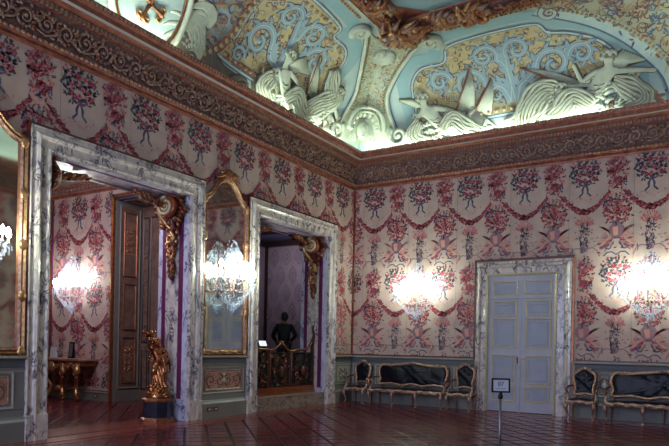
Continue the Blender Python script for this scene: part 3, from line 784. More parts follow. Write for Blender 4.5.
# ------------------------------------------------------------------ skinned figures
def skin(name, J, E, mat, parent=None, f=None, sub=1):
    """J: list of (xyz, radius); E: edges. Returns one continuous mesh object."""
    me = bpy.data.meshes.new(name); me.from_pydata([f(*j[0]) if f else j[0] for j in J], E, [])
    o = bpy.data.objects.new(name, me); COL.objects.link(o)
    md = o.modifiers.new('s', 'SKIN'); md.use_smooth_shade = True
    for v, j in zip(me.skin_vertices[0].data, J):
        r = j[1]; v.radius = r if isinstance(r, tuple) else (r, r)
    for i, v in enumerate(me.skin_vertices[0].data): v.use_root = (i == 0)
    ss = o.modifiers.new('u', 'SUBSURF'); ss.levels = sub; ss.render_levels = sub
    bpy.context.view_layer.update()
    dg = bpy.context.evaluated_depsgraph_get()
    m2 = bpy.data.meshes.new_from_object(o.evaluated_get(dg)); o.modifiers.clear(); o.data = m2
    m2.materials.clear(); m2.materials.append(M_[mat])
    m2.polygons.foreach_set('use_smooth', [True]*len(m2.polygons))
    if parent: o.parent = parent
    return o
def body(P, k=1.0, fingers=False):
    """P: dict of joint positions -> J, E for a human body; k scales the radii"""
    J = []; E = []; ix = {}
    def a(n, r, p=None):
        J.append((P[n] if isinstance(n, str) else n, tuple(q*k for q in r) if isinstance(r, tuple) else r*k)); i = len(J)-1
        if isinstance(n, str): ix[n] = i
        if p is not None: E.append((ix[p] if isinstance(p, str) else p, i))
        return i
    mid = lambda n, m, t=.5: tuple(P[n][q]*(1-t)+P[m][q]*t for q in range(3))
    a('pelvis', .15); w_ = a(mid('pelvis', 'chest', .45), .125, 'pelvis'); ix['waist'] = w_
    a('chest', .165, 'waist'); a('neck', .06, 'chest'); 
    hp = mid('neck', 'head', .55); i = a(hp, .075, 'neck'); ix['jaw'] = i; a('head', .095, 'jaw')
    top = tuple(P['head'][q]+(P['head'][q]-P['neck'][q])*.3 for q in range(3)); a(top, .07, 'head')
    for s in 'LR':
        a('sh'+s, .07, 'chest'); a('el'+s, .047, 'sh'+s); a('wr'+s, .032, 'el'+s)
        d = Vector(P['wr'+s])-Vector(P['el'+s]); d = d.normalized() if d.length > 0 else Vector((0, 0, -1))
        pm = tuple(Vector(P['wr'+s])+d*.07*k); ix['pm'] = a(pm, (.04, .022), 'wr'+s)
        if fingers:
            sd = d.cross(Vector((0, 1, .2))).normalized()
            for q, L in enumerate((.075, .085, .08, .062)):
                b = Vector(pm)+sd*(.028-.019*q); c1 = a(tuple(b+d*L*.5), .010, 'pm'); a(tuple(b+d*L+Vector((0, .012, 0))), .008, c1)
            b = Vector(P['wr'+s])+d*.03; c1 = a(tuple(b+sd*.045), .012, 'wr'+s); a(tuple(b+sd*.06+d*.04), .009, c1)
        else: a(tuple(Vector(P['wr'+s])+d*.13*k), .02, 'pm')
        a('hp'+s, .10, 'pelvis'); a('kn'+s, .068, 'hp'+s); a(mid('kn'+s, 'an'+s, .3), .06, 'kn'+s); ix['cf'] = len(J)-1; a('an'+s, .038, 'cf'); a('to'+s, .035, 'an'+s)
    return J, E
def person(loc, rz, label, pose):
    e = empty('person', loc, label, 'person', rz=rz)
    P = dict(pelvis=(0, 0, .96), chest=(0, .01, 1.34), neck=(0, .0, 1.52), head=(0, -.02, 1.68),
             shL=(-.19, 0, 1.43), shR=(.19, 0, 1.43), hpL=(-.1, 0, .9), hpR=(.1, 0, .9), knL=(-.11, -.01, .5), knR=(.11, -.01, .5), anL=(-.12, .02, .09), anR=(.12, .02, .09), toL=(-.13, -.14, .04), toR=(.13, -.14, .04))
    P.update(pose)
    J, E = body(P, 1, True)
    b = skin('body', J, E, 'skin', e)
    # jacket and trousers follow the body a little outside it
    JJ = [((0, 0, .90), .19), ((0, 0, 1.12), .165), ((0, .01, 1.34), .20), ((0, 0, 1.49), .10)]; EE = [(0, 1), (1, 2), (2, 3)]
    for s in 'LR':
        i = len(JJ); JJ += [(P['sh'+s], .085), (P['el'+s], .064), (P['wr'+s], .045)]; EE += [(2, i), (i, i+1), (i+1, i+2)]
    skin('jacket', JJ, EE, 'suit', e)
    JJ = [((0, 0, .95), (.165, .13))]; EE = []
    for s in 'LR':
        i = len(JJ); JJ += [(P['hp'+s], .115), (P['kn'+s], .085), (tuple(Vector(P['an'+s])+Vector((0, 0, .03))), .07)]; EE += [(0, i), (i, i+1), (i+1, i+2)]
    skin('trousers', JJ, EE, 'suit', e)
    m = MB(); m.ball((0, .015, 1.735), (.092, .11, .10), 'hair', 12, 8); m.ball((0, .05, 1.68), (.09, .08, .10), 'hair', 12, 8); lobj(m, 'hair', e)
    m = MB(); m.ball((0, -.125, 1.672), (.016, .022, .03), 'skin', 8, 6)
    for s in (-1, 1): m.ball((s*.098, .0, 1.67), (.014, .025, .035), 'skin', 8, 6)
    lobj(m, 'nose_and_ears', e)
    m = MB()
    for s in (-1, 1): m.ball((s*.035, -.108, 1.695), (.014, .008, .008), 'ink', 8, 6)
    lobj(m, 'eyes', e)
    m = MB(); m.tube([(-.025, -.112, 1.628), (0, -.118, 1.626), (.025, -.112, 1.628)], .005, 'rust', 5); lobj(m, 'mouth', e)
    m = MB(); m.tube([(-.05, -.10, 1.47), (0, -.13, 1.45), (.05, -.10, 1.47)], .014, 'ink', 6); lobj(m, 'shirt_collar', e)
    m = MB()
    for s in (-1, 1): m.ball((s*.125, -.06, .045), (.05, .13, .045), 'black', 10, 6)
    lobj(m, 'shoes', e)
    return e
person((-1.35, -1.57, .64), radians(225), 'person standing behind the carved screen, a dark silhouette with bent arms',
       dict(elL=(-.31, .05, 1.18), wrL=(-.2, -.16, 1.04), elR=(.31, .05, 1.17), wrR=(.2, -.16, 1.04))).scale = (1.08, 1.08, 1.06)
person((9.25, -5.9, 0), radians(-110), 'person in a dark suit, seen only reflected in the mirror at the picture edge',
       dict(elL=(-.26, .03, 1.14), wrL=(-.24, -.05, .9), elR=(.26, .03, 1.14), wrR=(.24, -.05, .9)))

# ------------------------------------------------------------------ room beyond the near doorway
m = MB()
CX = -4.58                                        # left edge of the embrasure casing
m.box((-13, Y2, 0), (CX+.09, Y2+.95, 6.6), 'paper'); m.box((-2.3, Y2, 0), (-TK, Y2+.6, 6.6), 'paper'); m.box((CX+.09, Y2, 5.47), (-2.3, Y2+.95, 6.6), 'paper')
fabric(m, lambda u, z, h: W2(u, z-.63, h), -9.6, CX-.02, .95, ZC, -6.75, [], False)
m.obj('wall_anteroom', kind='structure', recalc=False)
m = MB(); m.box((-13, -14.3, 0), (-12.8, Y2, 6.6), 'paper'); m.box((-13, -14.5, 0), (-TK, -14.3, 6.6), 'paper'); m.obj('wall_anteroom_far', kind='structure')
m = MB(); m.box((-13, -14.5, 6.35), (-TK, 1.4, 6.5), 'plas'); m.obj('ceiling_anteroom', kind='structure')
m = MB(); PR2 = [(0, 5.70), (.05, 5.71), (.05, 5.78), (.09, 5.80), (.12, 5.95), (.2, 6.0), (.22, 6.08), (.34, 6.14), (.36, 6.22), (0, 6.24)]
for i in range(len(PR2)-1):
    (a, z0), (b, z1) = PR2[i], PR2[i+1]; mm = ('corn', 'corn', 'corn', 'frie', 'corn', 'dado', 'corn', 'corn', 'plas')[i]
    m.quad([W2(-12.8, z0, a), W2(-TK, z0, a), W2(-TK, z1, b), W2(-12.8, z1, b)], mm)
u = -9.5
while u < -3:
    m.tube(spiral(u, 5.87, .06, .015, 0, 1.2, 12), .012, 'scro', 5, f=lambda x, z, h: W2(x, z, .115)); u += .17
m.obj('trim_7', kind='structure', label='small gilded cornice of the room beyond')
m = MB(); f = W2
strip(m, f, [(-7.3, .3), (-7.3, 5.7)], .07, .05, 'gilt'); strip(m, f, [(-7.22, .3), (-7.22, 5.7)], .03, .03, 'purp')
m.obj('trim_8', kind='structure', label='gilt upright batten on the flowered wall of the room beyond')
m = MB(); m.box((-12.8, 0, 0), (CX, .22, .05), 'dado', f); m.box((-12.8, .22, 0), (CX, .25, .07), 'dadol', f); m.box((-12.8, .25, 0), (CX, .28, .03), 'gilt', f)
m.obj('baseboard_anteroom', kind='structure')
# deep embrasure with gilt casing and panelled reveal
m = MB()
for a, b in ((CX, CX+.09), (-2.32, -2.22)): m.box((a, .0, 0), (b, 5.56, .07), 'gilt', f)
m.box((CX, 5.47, 0), (-2.22, 5.56, .07), 'gilt', f); m.box((CX+.02, .0, .07), (CX+.05, 5.52, .09), 'gold', f)
d4 = m.obj('door_4', kind='structure', label='gilt cased embrasure in the room beyond')
XR = CX+.095
fr = lambda y, z, h: (XR+h, y, z)               # reveal facing +x
m = MB(); m.box((Y2, 0, 0), (Y2+.93, 5.47, .012), 'dado', fr)
m.box((Y2+.03, .0, 0), (Y2+.93, .30, .04), 'dado', fr); m.box((Y2+.14, .36, .0), (Y2+.80, 5.3, .03), 'brown', fr)
molding(m, fr, Y2+.12, .34, Y2+.82, 5.32, .05, .04, 'dado', .012)
for z0, z1 in ((.5, 1.75), (1.95, 3.2), (3.4, 5.15)):
    molding(m, fr, Y2+.25, z0, Y2+.69, z1, .03, .03, 'gilt', .03)
for z0, z1 in ((.75, 1.5), (4.0, 4.9)):
    m.box((Y2+.3, z0, .03), (Y2+.64, z1, .036), 'rust', fr)
    for s in (-1, 1):
        for q in range(4): m.tube(spiral(Y2+.47+s*.075, z0+.12+q*.17, .07, .015, 0, s*1.1, 12), .013, 'gold', 5, f=lambda a, b, c: fr(a, b, .045))
m.obj('panelled_reveal', d4)
m = MB(); m.box((CX+.09, Y2, 5.42), (-2.3, Y2+.95, 5.47), 'dark')
for x0, x1 in ((CX+.25, CX+1.15), (CX+1.25, CX+2.1)):
    g_ = lambda a, b, h: (a, b, 5.42-h)
    molding(m, g_, x0, Y2+.12, x1, Y2+.82, .04, .03, 'frie', 0); molding(m, g_, x0+.12, Y2+.24, x1-.12, Y2+.7, .03, .02, 'scro', 0)
    m.ball(((x0+x1)/2, Y2+.47, 5.41), (.14, .1, .02), 'scro', 8, 4)
m.obj('coffered_soffit', d4)
fb = lambda x, z, h: (x, Y2+.93-h, z)
m = MB(); m.box((CX+.1, 0, 0), (-2.3, 5.45, .03), 'brown', fb)
for x0, x1 in ((CX+.16, CX+.40), (CX+.46, CX+1.1), (CX+1.2, CX+2.1)):
    for z0, z1 in ((.3, 1.4), (1.6, 5.1)): molding(m, fb, x0, z0, x1, z1, .035, .03, 'woodd', .03)
for q in range(12): m.tube(spiral(CX+.28, .6+.38*q, .07, .015, q, 1.2, 12), .014, 'scro', 5, f=lambda a, b, c: fb(a, b, .045))
m.obj('closed_door', d4)
# console table
e = empty('console_table', (-6.24, Y2-.35, 0), 'carved gilt console table against the flowered wall of the room beyond', 'console table')
m = MB(); hw = 1.2
pl = [(-hw, .33), (-hw, -.12), (-hw+.1, -.24), (-.55, -.22), (-.35, -.3), (.35, -.3), (.55, -.22), (hw-.1, -.24), (hw, -.12), (hw, .33)]
m.prism(pl, 1.08, 1.13, 'rust', lambda x, y, z: (x, y, z)); m.prism([(x*.97, y*.95) for x, y in pl], 1.05, 1.08, 'wood', lambda x, y, z: (x, y, z)); lobj(m, 'marble_top', e)
m = MB(); r = random.Random(4)
for q in range(46):
    u = -1.1+2.2*q/45; y = -.22 if abs(u) > .5 else -.27; z = .98-.09*abs(sin(q*.42))
    m.tube(spiral(u, z, .07, .015, q, 1.1*(1 if q % 2 else -1), 9), .02, 'gold' if q % 3 else 'gilt', 5, f=lambda a, b, c: (a, y, b))
m.box((-1.12, -.2, .94), (1.12, .3, 1.05), 'gilt'); m.ball((0, -.29, .9), (.16, .06, .15), 'gold', 10, 6); lobj(m, 'carved_apron', e)
for x in (-.95, -.35, .35, .95):
    m = MB(); s = 1 if x > 0 else -1
    m.tube(spline([(x, -.16, .98), (x+.10*s, -.24, .82), (x+.02*s, -.2, .6), (x-.1*s, -.12, .36), (x-.02*s, -.16, .14), (x+.08*s, -.2, .03)], 6), (.075, .085, .05, .045, .05, .06), 'gold', 8)
    for z, rr in ((.85, .09), (.62, .06), (.14, .07)): m.ball((x+.05*s, -.23, z), (rr, rr*.7, rr*1.2), 'gilt', 8, 6)
    m.tube([(a+x, -.22, b) for a, b, _ in spiral(0, .74, .12, .03, 0, s*1.2, 14)], .022, 'gold', 6)
    lobj(m, 'leg', e)
m = MB(); m.tube(spline([(-.95, -.12, .2), (-.5, .05, .3), (0, -.05, .22), (.5, .05, .3), (.95, -.12, .2)], 6), .035, 'gilt', 7); m.ball((0, -.05, .3), (.12, .08, .1), 'gold', 8, 6); lobj(m, 'stretcher', e)
e = empty('small_framed_notice', (-5.9, Y2-.3, 1.13), 'small black framed stand on the gilt console table', 'picture frame')
m = MB(); sl = lambda x, z, h: (x, h+.12*z, z)
m.box((-.1, 0, -.012), (.1, .46, .012), 'black', sl); lobj(m, 'frame', e); m = MB(); m.box((-.07, .05, -.016), (.07, .41, -.0125), 'dadod', sl); lobj(m, 'printed_sheet', e)
m = MB(); m.box((-.02, .10, 0), (.02, .13, .35), 'black'); m.box((-.05, .0, 0), (.05, .16, .01), 'black'); lobj(m, 'back_strut', e)
e = empty('white_card', (-6.78, Y2-.25, 1.13), 'white card standing at the left end of the console table', 'card')
m = MB(); m.box((-.13, 0, -.006), (.13, .30, .006), 'paperw', sl); lobj(m, 'card_sheet', e); m = MB(); m.box((-.1, .03, 0), (.1, .08, .16), 'paperw'); lobj(m, 'card_foot', e)

# ------------------------------------------------------------------ room behind the carved screen
m = MB()
m.box((-4.3, 1.0, 0), (-.0, 1.2, 6.2), 'damask'); m.box((-4.3, -4.0, 0), (-4.1, 1.2, 6.2), 'damask'); m.box((-4.3, -4.05, 0), (-TK-.02, -3.95, 6.2), 'damask'); m.box((-TK-.02, -1.2, 0), (-TK, 1.2, 6.2), 'damask')
for wall in range(2):
    for i in range(8):
        for j in range(7):
            cu, cz = -3.95+.5*i+(0 if j % 2 else .25), .9+.62*j
            fx = (lambda a, b, h: (a, 1.0-h, b)) if wall == 0 else (lambda a, b, h: (-4.1+h, a+3.3-2.6, b))
            for s in (-1, 1):
                m.tube([fx(cu, cz-.28, .004), fx(cu+s*.14, cz-.1, .004), fx(cu+s*.12, cz+.12, .004), fx(cu, cz+.28, .004)], .02, 'damd', 4, cap=False)
                m.tube([fx(cu, cz-.15, .004), fx(cu+s*.06, cz, .004), fx(cu, cz+.13, .004)], .02, 'damd', 4, cap=False)
m.obj('wall_inner_room', kind='structure', recalc=False)
m = MB(); m.box((-4.1, -3.95, 5.15), (-TK, 1.0, 5.25), 'dark'); m.box((-4.1, .88, 4.98), (-TK, 1.0, 5.15), 'woodd'); m.box((-4.1, -3.9, 4.98), (-3.98, 1, 5.15), 'woodd'); m.obj('ceiling_inner_room', kind='structure')
m = MB(); m.box((-4.08, .93, .5), (-4.0, 1.0, 5.0), 'woodd'); m.obj('trim_9', kind='structure', label='dark corner batten of the inner room')
m = MB(); m.box((-4.1, -3.95, .0), (-.80, .98, .64), 'woodd'); m.obj('floor_platform', kind='structure', label='raised floor behind the carved screen')
m = MB(); m.box((-.72, D2[0], 0), (-.02, D2[1], .30), 'stone'); m.box((-.75, D2[0], .30), (.0, D2[1], .33), 'stone'); m.obj('trim_10', kind='structure', label='veined marble step of the doorway')
e = empty('carved_screen', (-.42, (D2[0]+D2[1])/2, .33), 'dark carved openwork screen closing the doorway in front of the standing person', 'screen')
fs = lambda u, z, h: (h, u, z); hw = (D2[1]-D2[0])/2-.03
m = MB(); m.box((-hw, 0, -.08), (hw, .05, .1), 'gilt', fs); m.box((-hw, .05, -.06), (hw, .19, .07), 'redw', fs); lobj(m, 'plinth', e)
def topz(u):
    c_ = 1.17+.15*math.exp(-((u-.02)/.2)**2)-.03*math.exp(-((u+.4)/.15)**2)-.05*math.exp(-((u-.45)/.22)**2)
    return c_+(.35*max(0, (u-hw+.35)/.35)**1.6 if u > hw-.35 else 0)
m = MB(); us = [-hw+2*hw*i/40 for i in range(41)]
m.tube([fs(u, topz(u), 0) for u in us], .032, 'wood', 7); m.tube([fs(u, topz(u)+.02, .03) for u in us], .012, 'gold', 5)
m.ball(fs(.02, topz(.02)+.04, .02), (.04, .09, .05), 'gilt', 8, 5)
m.tube(spline([fs(hw-.06, 1.4, .03), fs(hw-.02, 1.6, .04), fs(hw-.08, 1.72, .03), fs(hw-.03, 1.86, .02)], 5), (.05, .02), 'wood', 7)
lobj(m, 'crest_rail', e)
posts = [-hw+.03, -.48, .44, hw-.03]
for u in posts:
    m = MB(); m.box((u-.035, .19, -.04), (u+.035, topz(u)-.01, .04), 'wood', fs)
    m.tube([fs(u, .22, .05), fs(u, topz(u)-.03, .05)], .01, 'gilt', 5); lobj(m, 'post', e)
r = random.Random(9)
for k in range(3):
    a, b = posts[k]+.035, posts[k+1]-.035; m = MB()
    m.box((a, .19, -.022), (b, 1.10, -.012), 'woodd', fs)
    molding(m, fs, a, .21, b, 1.10, .04, .05, 'woodd', -.01)
    n = 5
    for j in range(n):
        for s in (-1, 1):
            cu = (a+b)/2+s*(b-a)*.23; cz = .30+.17*j
            m.tube([fs(x, z, .02) for x, z, _ in spiral(cu, cz, .095, .015, pi*(j % 2), s*1.4, 16)], (.026, .012), r.choice(['woodd', 'wood', 'wood', 'woodd']), 5)
    for j in range(26):
        u, z = r.uniform(a+.06, b-.06), r.uniform(.27, 1.05); an = r.random()*6.28
        m.tube([fs(u, z, .02), fs(u+.05*cos(an), z+.05*sin(an), .06), fs(u+.11*cos(an+.6), z+.11*sin(an+.6), .02)], (.014, .024, .006), r.choice(['woodd', 'woodd', 'wood', 'gilt']), 5)
    m.ball(fs((a+b)/2, .62, .05), (.05, .08, .12), 'wood', 8, 6)
    lobj(m, 'carved_panel', e)
e = empty('lit_reading_panel', (-1.5, -2.35, .64), 'small bright lit panel beside the standing person', 'screen')
m = MB(); m.box((-.02, -.02, 0), (.02, .02, .92), 'black'); m.box((-.15, -.15, 0), (.15, .15, .02), 'black'); lobj(m, 'stand', e)
m = MB(); tl = lambda u, z, h: (h-.4*z+.02, u, z+.93); m.box((-.17, 0, -.01), (.17, .17, .01), 'black', tl); lobj(m, 'housing', e)
m = MB(); m.box((-.155, .015, .011), (.155, .155, .014), 'lit', tl); lobj(m, 'lit_face', e)

# ------------------------------------------------------------------ gilt overdoor brackets
def bracket(loc, label, s, group):
    """hangs on the reveal; local x along the reveal, -y out of it, z=0 at the lintel"""
    e = empty('overdoor_bracket', loc, label, 'carved ornament', group); e.scale = (1.12, 1.12, 1.12)
    r = random.Random(6); fy = lambda x, z, h: (x, s*h, z)
    m = MB()
    m.lathe([(.2, -.05), (.2, .05), (.17, .07)], 'redw', n=20, f=lambda x, y, z: fy(x+.06, y-.22, .2+z))
    m.tube([fy(x, z, .29) for x, z, _ in spiral(.06, -.22, .175, .03, pi/2, 2.0, 44)], (.034, .024), 'crm', 8)
    m.ball(fy(.06, -.22, .3), .05, 'gold', 10, 6)
    m.tube(spline([fy(-.3, -.05, .16), fy(-.2, -.12, .2), fy(-.22, -.3, .16), fy(-.1, -.5, .1), fy(.0, -.6, .08)], 6), (.05, .06, .04), 'gold', 8)
    lobj(m, 'volute', e)
    m = MB()
    for q in range(64):      # leafage round the volute
        a = r.random()*6.28; rr = r.uniform(.24, .42); x, z = rr*cos(a), -.22+rr*sin(a)
        if z > -.02: z = -.02
        m.tube([fy(x*.8, z, .06), fy(x, z+.02, .14), fy(x*1.15, min(-.01, z*1.05), .1)], (.05, .035, .01), 'wood' if q % 4 else 'gilt', 6)
    lobj(m, 'leafage', e)
    m = MB()
    m.tube([fy(x, z, .1) for x, z, _ in spiral(.0, -.78, .11, .02, pi/2, -1.6, 24)], (.04, .02), 'gold', 7)
    z = -.5
    while z > -1.5:
        t = (-.5-z)/1.0; wv = .16*(1-t)**.8+.03
        for q in range(4): m.ball(fy(r.uniform(-wv, wv), z+r.uniform(-.03, .03), .05+.03*r.random()), (.045*(1-t*.4), .04, .055), r.choice(['gilt', 'wood', 'gilt', 'wood', 'gold']), 7, 5)
        z -= .055
    lobj(m, 'hanging_drop', e)
    m = MB()                 # spray running along the lintel, across the opening
    for q in range(34):
        t = q/33; y = .12+.75*t; z = -.08-.10*(1-t)+.03*sin(q*1.3)
        m.tube([fy(-.1+.12*sin(q), z, y), fy(.02*cos(q), z-.05*(1-t), y+.05), fy(.05*sin(q*2), z+.03, y+.11)], (.05-.025*t, .045-.02*t, .012), 'gilt' if q % 3 else 'wood', 6)
    lobj(m, 'lintel_spray', e)
    return e
bracket((-.42, D1[1]-.02, 4.66), 'gilt scroll bracket with hanging drop on the far reveal of the near doorway', -1, None)
bracket((-.42, D1[0]+.02, 4.66), 'gilt scroll bracket at the near top corner of the near doorway', 1, None)
bracket((-.42, D2[1]-.02, 4.66), 'gilt scroll bracket with hanging drop above the right end of the carved screen', -1, None)
bracket((-.42, D2[0]+.02, 4.66), 'gilt scroll bracket at the top left corner of the doorway with the screen', 1, None)

# ------------------------------------------------------------------ putto candelabrum on its pedestal
e = empty('marble_pedestal', (-.43, -7.12, 0), 'low dark octagonal pedestal with gilt edges under the bronze putto', 'pedestal')
m = MB(); m.lathe([(.36, 0), (.36, .06), (.30, .09)], 'gilt', n=8, smooth=False); lobj(m, 'gilt_base', e)
m = MB(); m.lathe([(.29, .09), (.28, .40)], 'navy', n=8, smooth=False); lobj(m, 'dark_shaft', e)
m = MB(); m.lathe([(.29, .40), (.32, .43), (.32, .46), (.28, .48)], 'gilt', n=8, smooth=False); lobj(m, 'gilt_cap', e)
e = empty('bronze_putto', (-.43, -7.12, .48), 'gilded bronze winged child lifting a torch, standing on rockwork beside the marble jamb', 'statue')
e.rotation_euler = (0, 0, radians(50))
m = MB(); r = random.Random(8)
m.lathe([(.24, 0), (.25, .04), (.2, .1), (.15, .18), (.12, .26)], 'bron', n=14)
for q in range(26):
    a = r.random()*6.28; z = .07+.23*r.random(); rr = .23-.4*z
    m.ball((rr*cos(a), rr*sin(a), z), (r.uniform(.04, .08), r.uniform(.04, .08), r.uniform(.03, .06)), 'bron', 8, 5)
lobj(m, 'rockwork_base', e)
P = dict(pelvis=(.02, 0, .72), chest=(-.02, -.02, .92), neck=(-.03, -.03, 1.04), head=(-.05, -.06, 1.13), shL=(-.12, -.04, 1.0), shR=(.08, 0, .99), elL=(-.2, -.14, 1.04), wrL=(-.17, -.2, 1.17), elR=(.18, -.08, .9), wrR=(.08, -.2, .86),
         hpL=(-.05, 0, .68), hpR=(.08, 0, .68), knL=(-.1, -.12, .56), knR=(.13, -.04, .52), anL=(-.04, -.02, .42), anR=(.12, .02, .33), toL=(-.06, -.1, .38), toR=(.12, -.08, .3))
J, E_ = body(P, .78); skin('body', J, E_, 'bron', e)
m = MB(); m.ball((-.05, -.05, 1.16), (.085, .085, .08), 'bron', 12, 8)
for q in range(16): a = q*2.4; m.ball((-.05+.075*cos(a), -.04+.075*sin(a), 1.15+.05*sin(q)), .026, 'bron', 6, 4)
m.ball((-.06, -.135, 1.12), (.015, .015, .02), 'bron', 6, 4); lobj(m, 'curly_hair', e)
for s in (-1, 1):
    m = MB()
    for q in range(6): m.tube([(.02+s*.04, .06, .95-.03*q), (.02+s*(.12+.02*q), .14, .98-.05*q), (.02+s*(.17+.01*q), .2, .9-.08*q)], (.03, .03, .01), 'bron', 6, .5)
    lobj(m, 'wing', e)
m = MB()
for q in range(13):
    a = 2*pi*q/13+.3; m.tube(spline([(.02+.08*cos(a), .03+.07*sin(a), .66), (.03+.13*cos(a+.3), .04+.11*sin(a+.3), .52), (.02+.12*cos(a+.7), .03+.11*sin(a+.7), .36), (.02+.18*cos(a+.9), .02+.17*sin(a+.9), .2)], 4), (.028, .04, .03), 'bron', 6)
m.tube(spline([(.14, -.02, .72), (.2, .08, .8), (.16, .16, .7), (.2, .12, .5)], 5), (.02, .035, .02), 'bron', 6)
lobj(m, 'drapery', e)
m = MB(); m.tube([(-.16, -.2, 1.1), (-.2, -.23, 1.26)], (.02, .035), 'bron', 8)
m.lathe([(.03, 0), (.09, .04), (.1, .07), (.05, .08)], 'bron', (-.2, -.23, 1.26), 12)
for q in range(5):
    a = 2*pi*q/5; m.tube(spline([(-.2, -.23, 1.28), (-.2+.1*cos(a), -.23+.1*sin(a), 1.25), (-.2+.13*cos(a), -.23+.13*sin(a), 1.33)], 5), .012, 'bron', 5); m.lathe([(.025, 0), (.03, .03), (.012, .04)], 'bron', (-.2+.13*cos(a), -.23+.13*sin(a), 1.33), 8)
lobj(m, 'torch', e)

# ------------------------------------------------------------------ rococo seats
def seat(name, W, nleg, label, cat, grp, loc):
    e = empty(name, loc, label, cat, grp)
    hw = W/2; D = .56; SH = .44
    m = MB(); rows = []          # seat cushion
    for i in range(7):
        t = i/6; rows.append([((-hw+.03+(W-.06)*j/16), -D+.02+(D-.08)*t, SH+.075*(sin(pi*min(1, max(0, .08+.84*t)))**.35)*(sin(pi*(.03+.94*j/16))**.25)) for j in range(17)])
    m.grid(rows, 'leath'); m.box((-hw+.03, -D+.02, SH-.02), (hw-.03, -.06, SH+.03), 'leath'); lobj(m, 'seat', e)
    m = MB(); n = max(2, int(W/.28))            # serpentine carved seat rail
    N_ = 12*n
    fr_ = [(-hw+W*i/N_, -D-.02-.025*cos(2*pi*i/N_*n/2), SH-.01-.025*abs(sin(pi*i/12))) for i in range(N_+1)]
    m.tube(fr_, .04, 'pgold', 7, 1.3); m.tube([(x, y-.02, z+.03) for x, y, z in fr_], .011, 'gold', 5)
    m.tube([(-hw, -D, SH-.01), (-hw+.01, -.05, SH-.01)], .03, 'pgold', 7); m.tube([(hw, -D, SH-.01), (hw-.01, -.05, SH-.01)], .03, 'pgold', 7); m.tube([(-hw, -.05, SH-.01), (hw, -.05, SH-.01)], .025, 'pgold', 6)
    for k in range(n):
        x = -hw+W*(k+.5)/n; m.ball((x, -D-.045, SH-.045), (.06, .02, .03), 'pgold', 8, 5)
        for s in (-1, 1): m.tube([(x+s*.03, -D-.05, SH-.04), (x+s*.09, -D-.045, SH-.015), (x+s*.12, -D-.04, SH-.04)], (.014, .006), 'wood', 5)
    lobj(m, 'seat_rail', e)
    for k in range(nleg):
        x = -hw+.03+(W-.06)*k/(nleg-1); s = -1 if k == 0 else (1 if k == nleg-1 else 0)
        m = MB(); m.tube(spline([(x, -D, SH-.01), (x+s*.03, -D-.045, SH-.12), (x+s*.01, -D-.02, .22), (x-s*.01, -D+.02, .1), (x+s*.02, -D-.02, .025), (x+s*.035, -D-.04, .018)], 5), (.045, .048, .03, .02, .019, .024), 'pgold', 8)
        m.ball((x+s*.02, -D-.05, SH-.07), (.04, .03, .05), 'pgold', 8, 5); lobj(m, 'leg', e)
    for k in range(max(2, nleg-1)):
        nb = max(2, nleg-1); x = -hw+.05+(W-.1)*k/(nb-1)
        m = MB(); m.tube(spline([(x, -.05, SH-.02), (x, -.06, .25), (x, -.03, .02)], 5), (.03, .024, .018), 'pgold', 7); lobj(m, 'leg', e)
    # back: cartouche outline
    b0, b1 = .56, 1.16; bw = hw-.04 if W > 1 else hw*.80
    bk = lambda x, z, h: (x, -.05-h+.07*(z-.5), z)
    if W > 1: O = [(-bw+.03, b0+.02), (-bw*.6, b0+.045), (-bw*.3, b0+.0), (0, b0+.05), (bw*.3, b0+.0), (bw*.6, b0+.045), (bw-.03, b0+.02), (bw-.05, .72), (bw, .9), (bw-.03, 1.05), (bw-.12, 1.12), (bw*.72, 1.10), (bw*.35, b1-.02), (0, b1+.02), (-bw*.35, b1-.02), (-bw*.72, 1.10), (-bw+.12, 1.12), (-bw+.03, 1.05), (-bw, .9), (-bw+.05, .72)]
    else: O = [(-bw+.04, b0+.02), (0, b0+.05), (bw-.04, b0+.02), (bw-.05, .72), (bw, .95), (bw-.02, 1.06), (bw-.1, 1.12), (0, b1+.04), (-bw+.1, 1.12), (-bw+.02, 1.06), (-bw, .95), (-bw+.05, .72)]
    S = spline([(x, z, 0) for x, z in O], 5, True)
    m = MB(); m.tube([bk(p.x, p.y, .02) for p in S]+[bk(S[0].x, S[0].y, .02)], .04, 'pgold', 7); m.tube([bk(p.x*.985, p.y, .05) for p in S]+[bk(S[0].x*.985, S[0].y, .05)], .011, 'gold', 5)
    for i in range(0, len(S), 3):
        p = S[i]; m.ball(bk(p.x, p.y, .05), (.022, .014, .022), 'gold' if i % 2 else 'pgold', 6, 4)
    tops = [0] if W < 1 else [-bw*.72, 0, bw*.72]
    for x in tops:
        m.ball(bk(x, 1.19 if x == 0 else 1.13, .05), (.06, .025, .035), 'pgold', 8, 5)
        for s in (-1, 1):
            m.tube([bk(x+s*.04, 1.19 if x == 0 else 1.13, .05), bk(x+s*.12, 1.20 if x == 0 else 1.14, .05), bk(x+s*.18, 1.15 if x == 0 else 1.11, .04)], (.022, .008), 'pgold', 6)
    for x in (-bw+.06, bw-.06) + ((-bw*.3, bw*.3) if W > 1 else ()): m.tube([bk(x, b0+.02, 0), (x, -.05, SH)], .03, 'pgold', 6)
    lobj(m, 'back_frame', e)
    m = MB(); cx = sum(p.x for p in S)/len(S); cz = (b0+b1)/2+.02; rws = []
    tf = lambda x, z: .012*cos(x*2*pi/.27)*cos(z*2*pi/.22)+.008*sin(x*9+z*7)
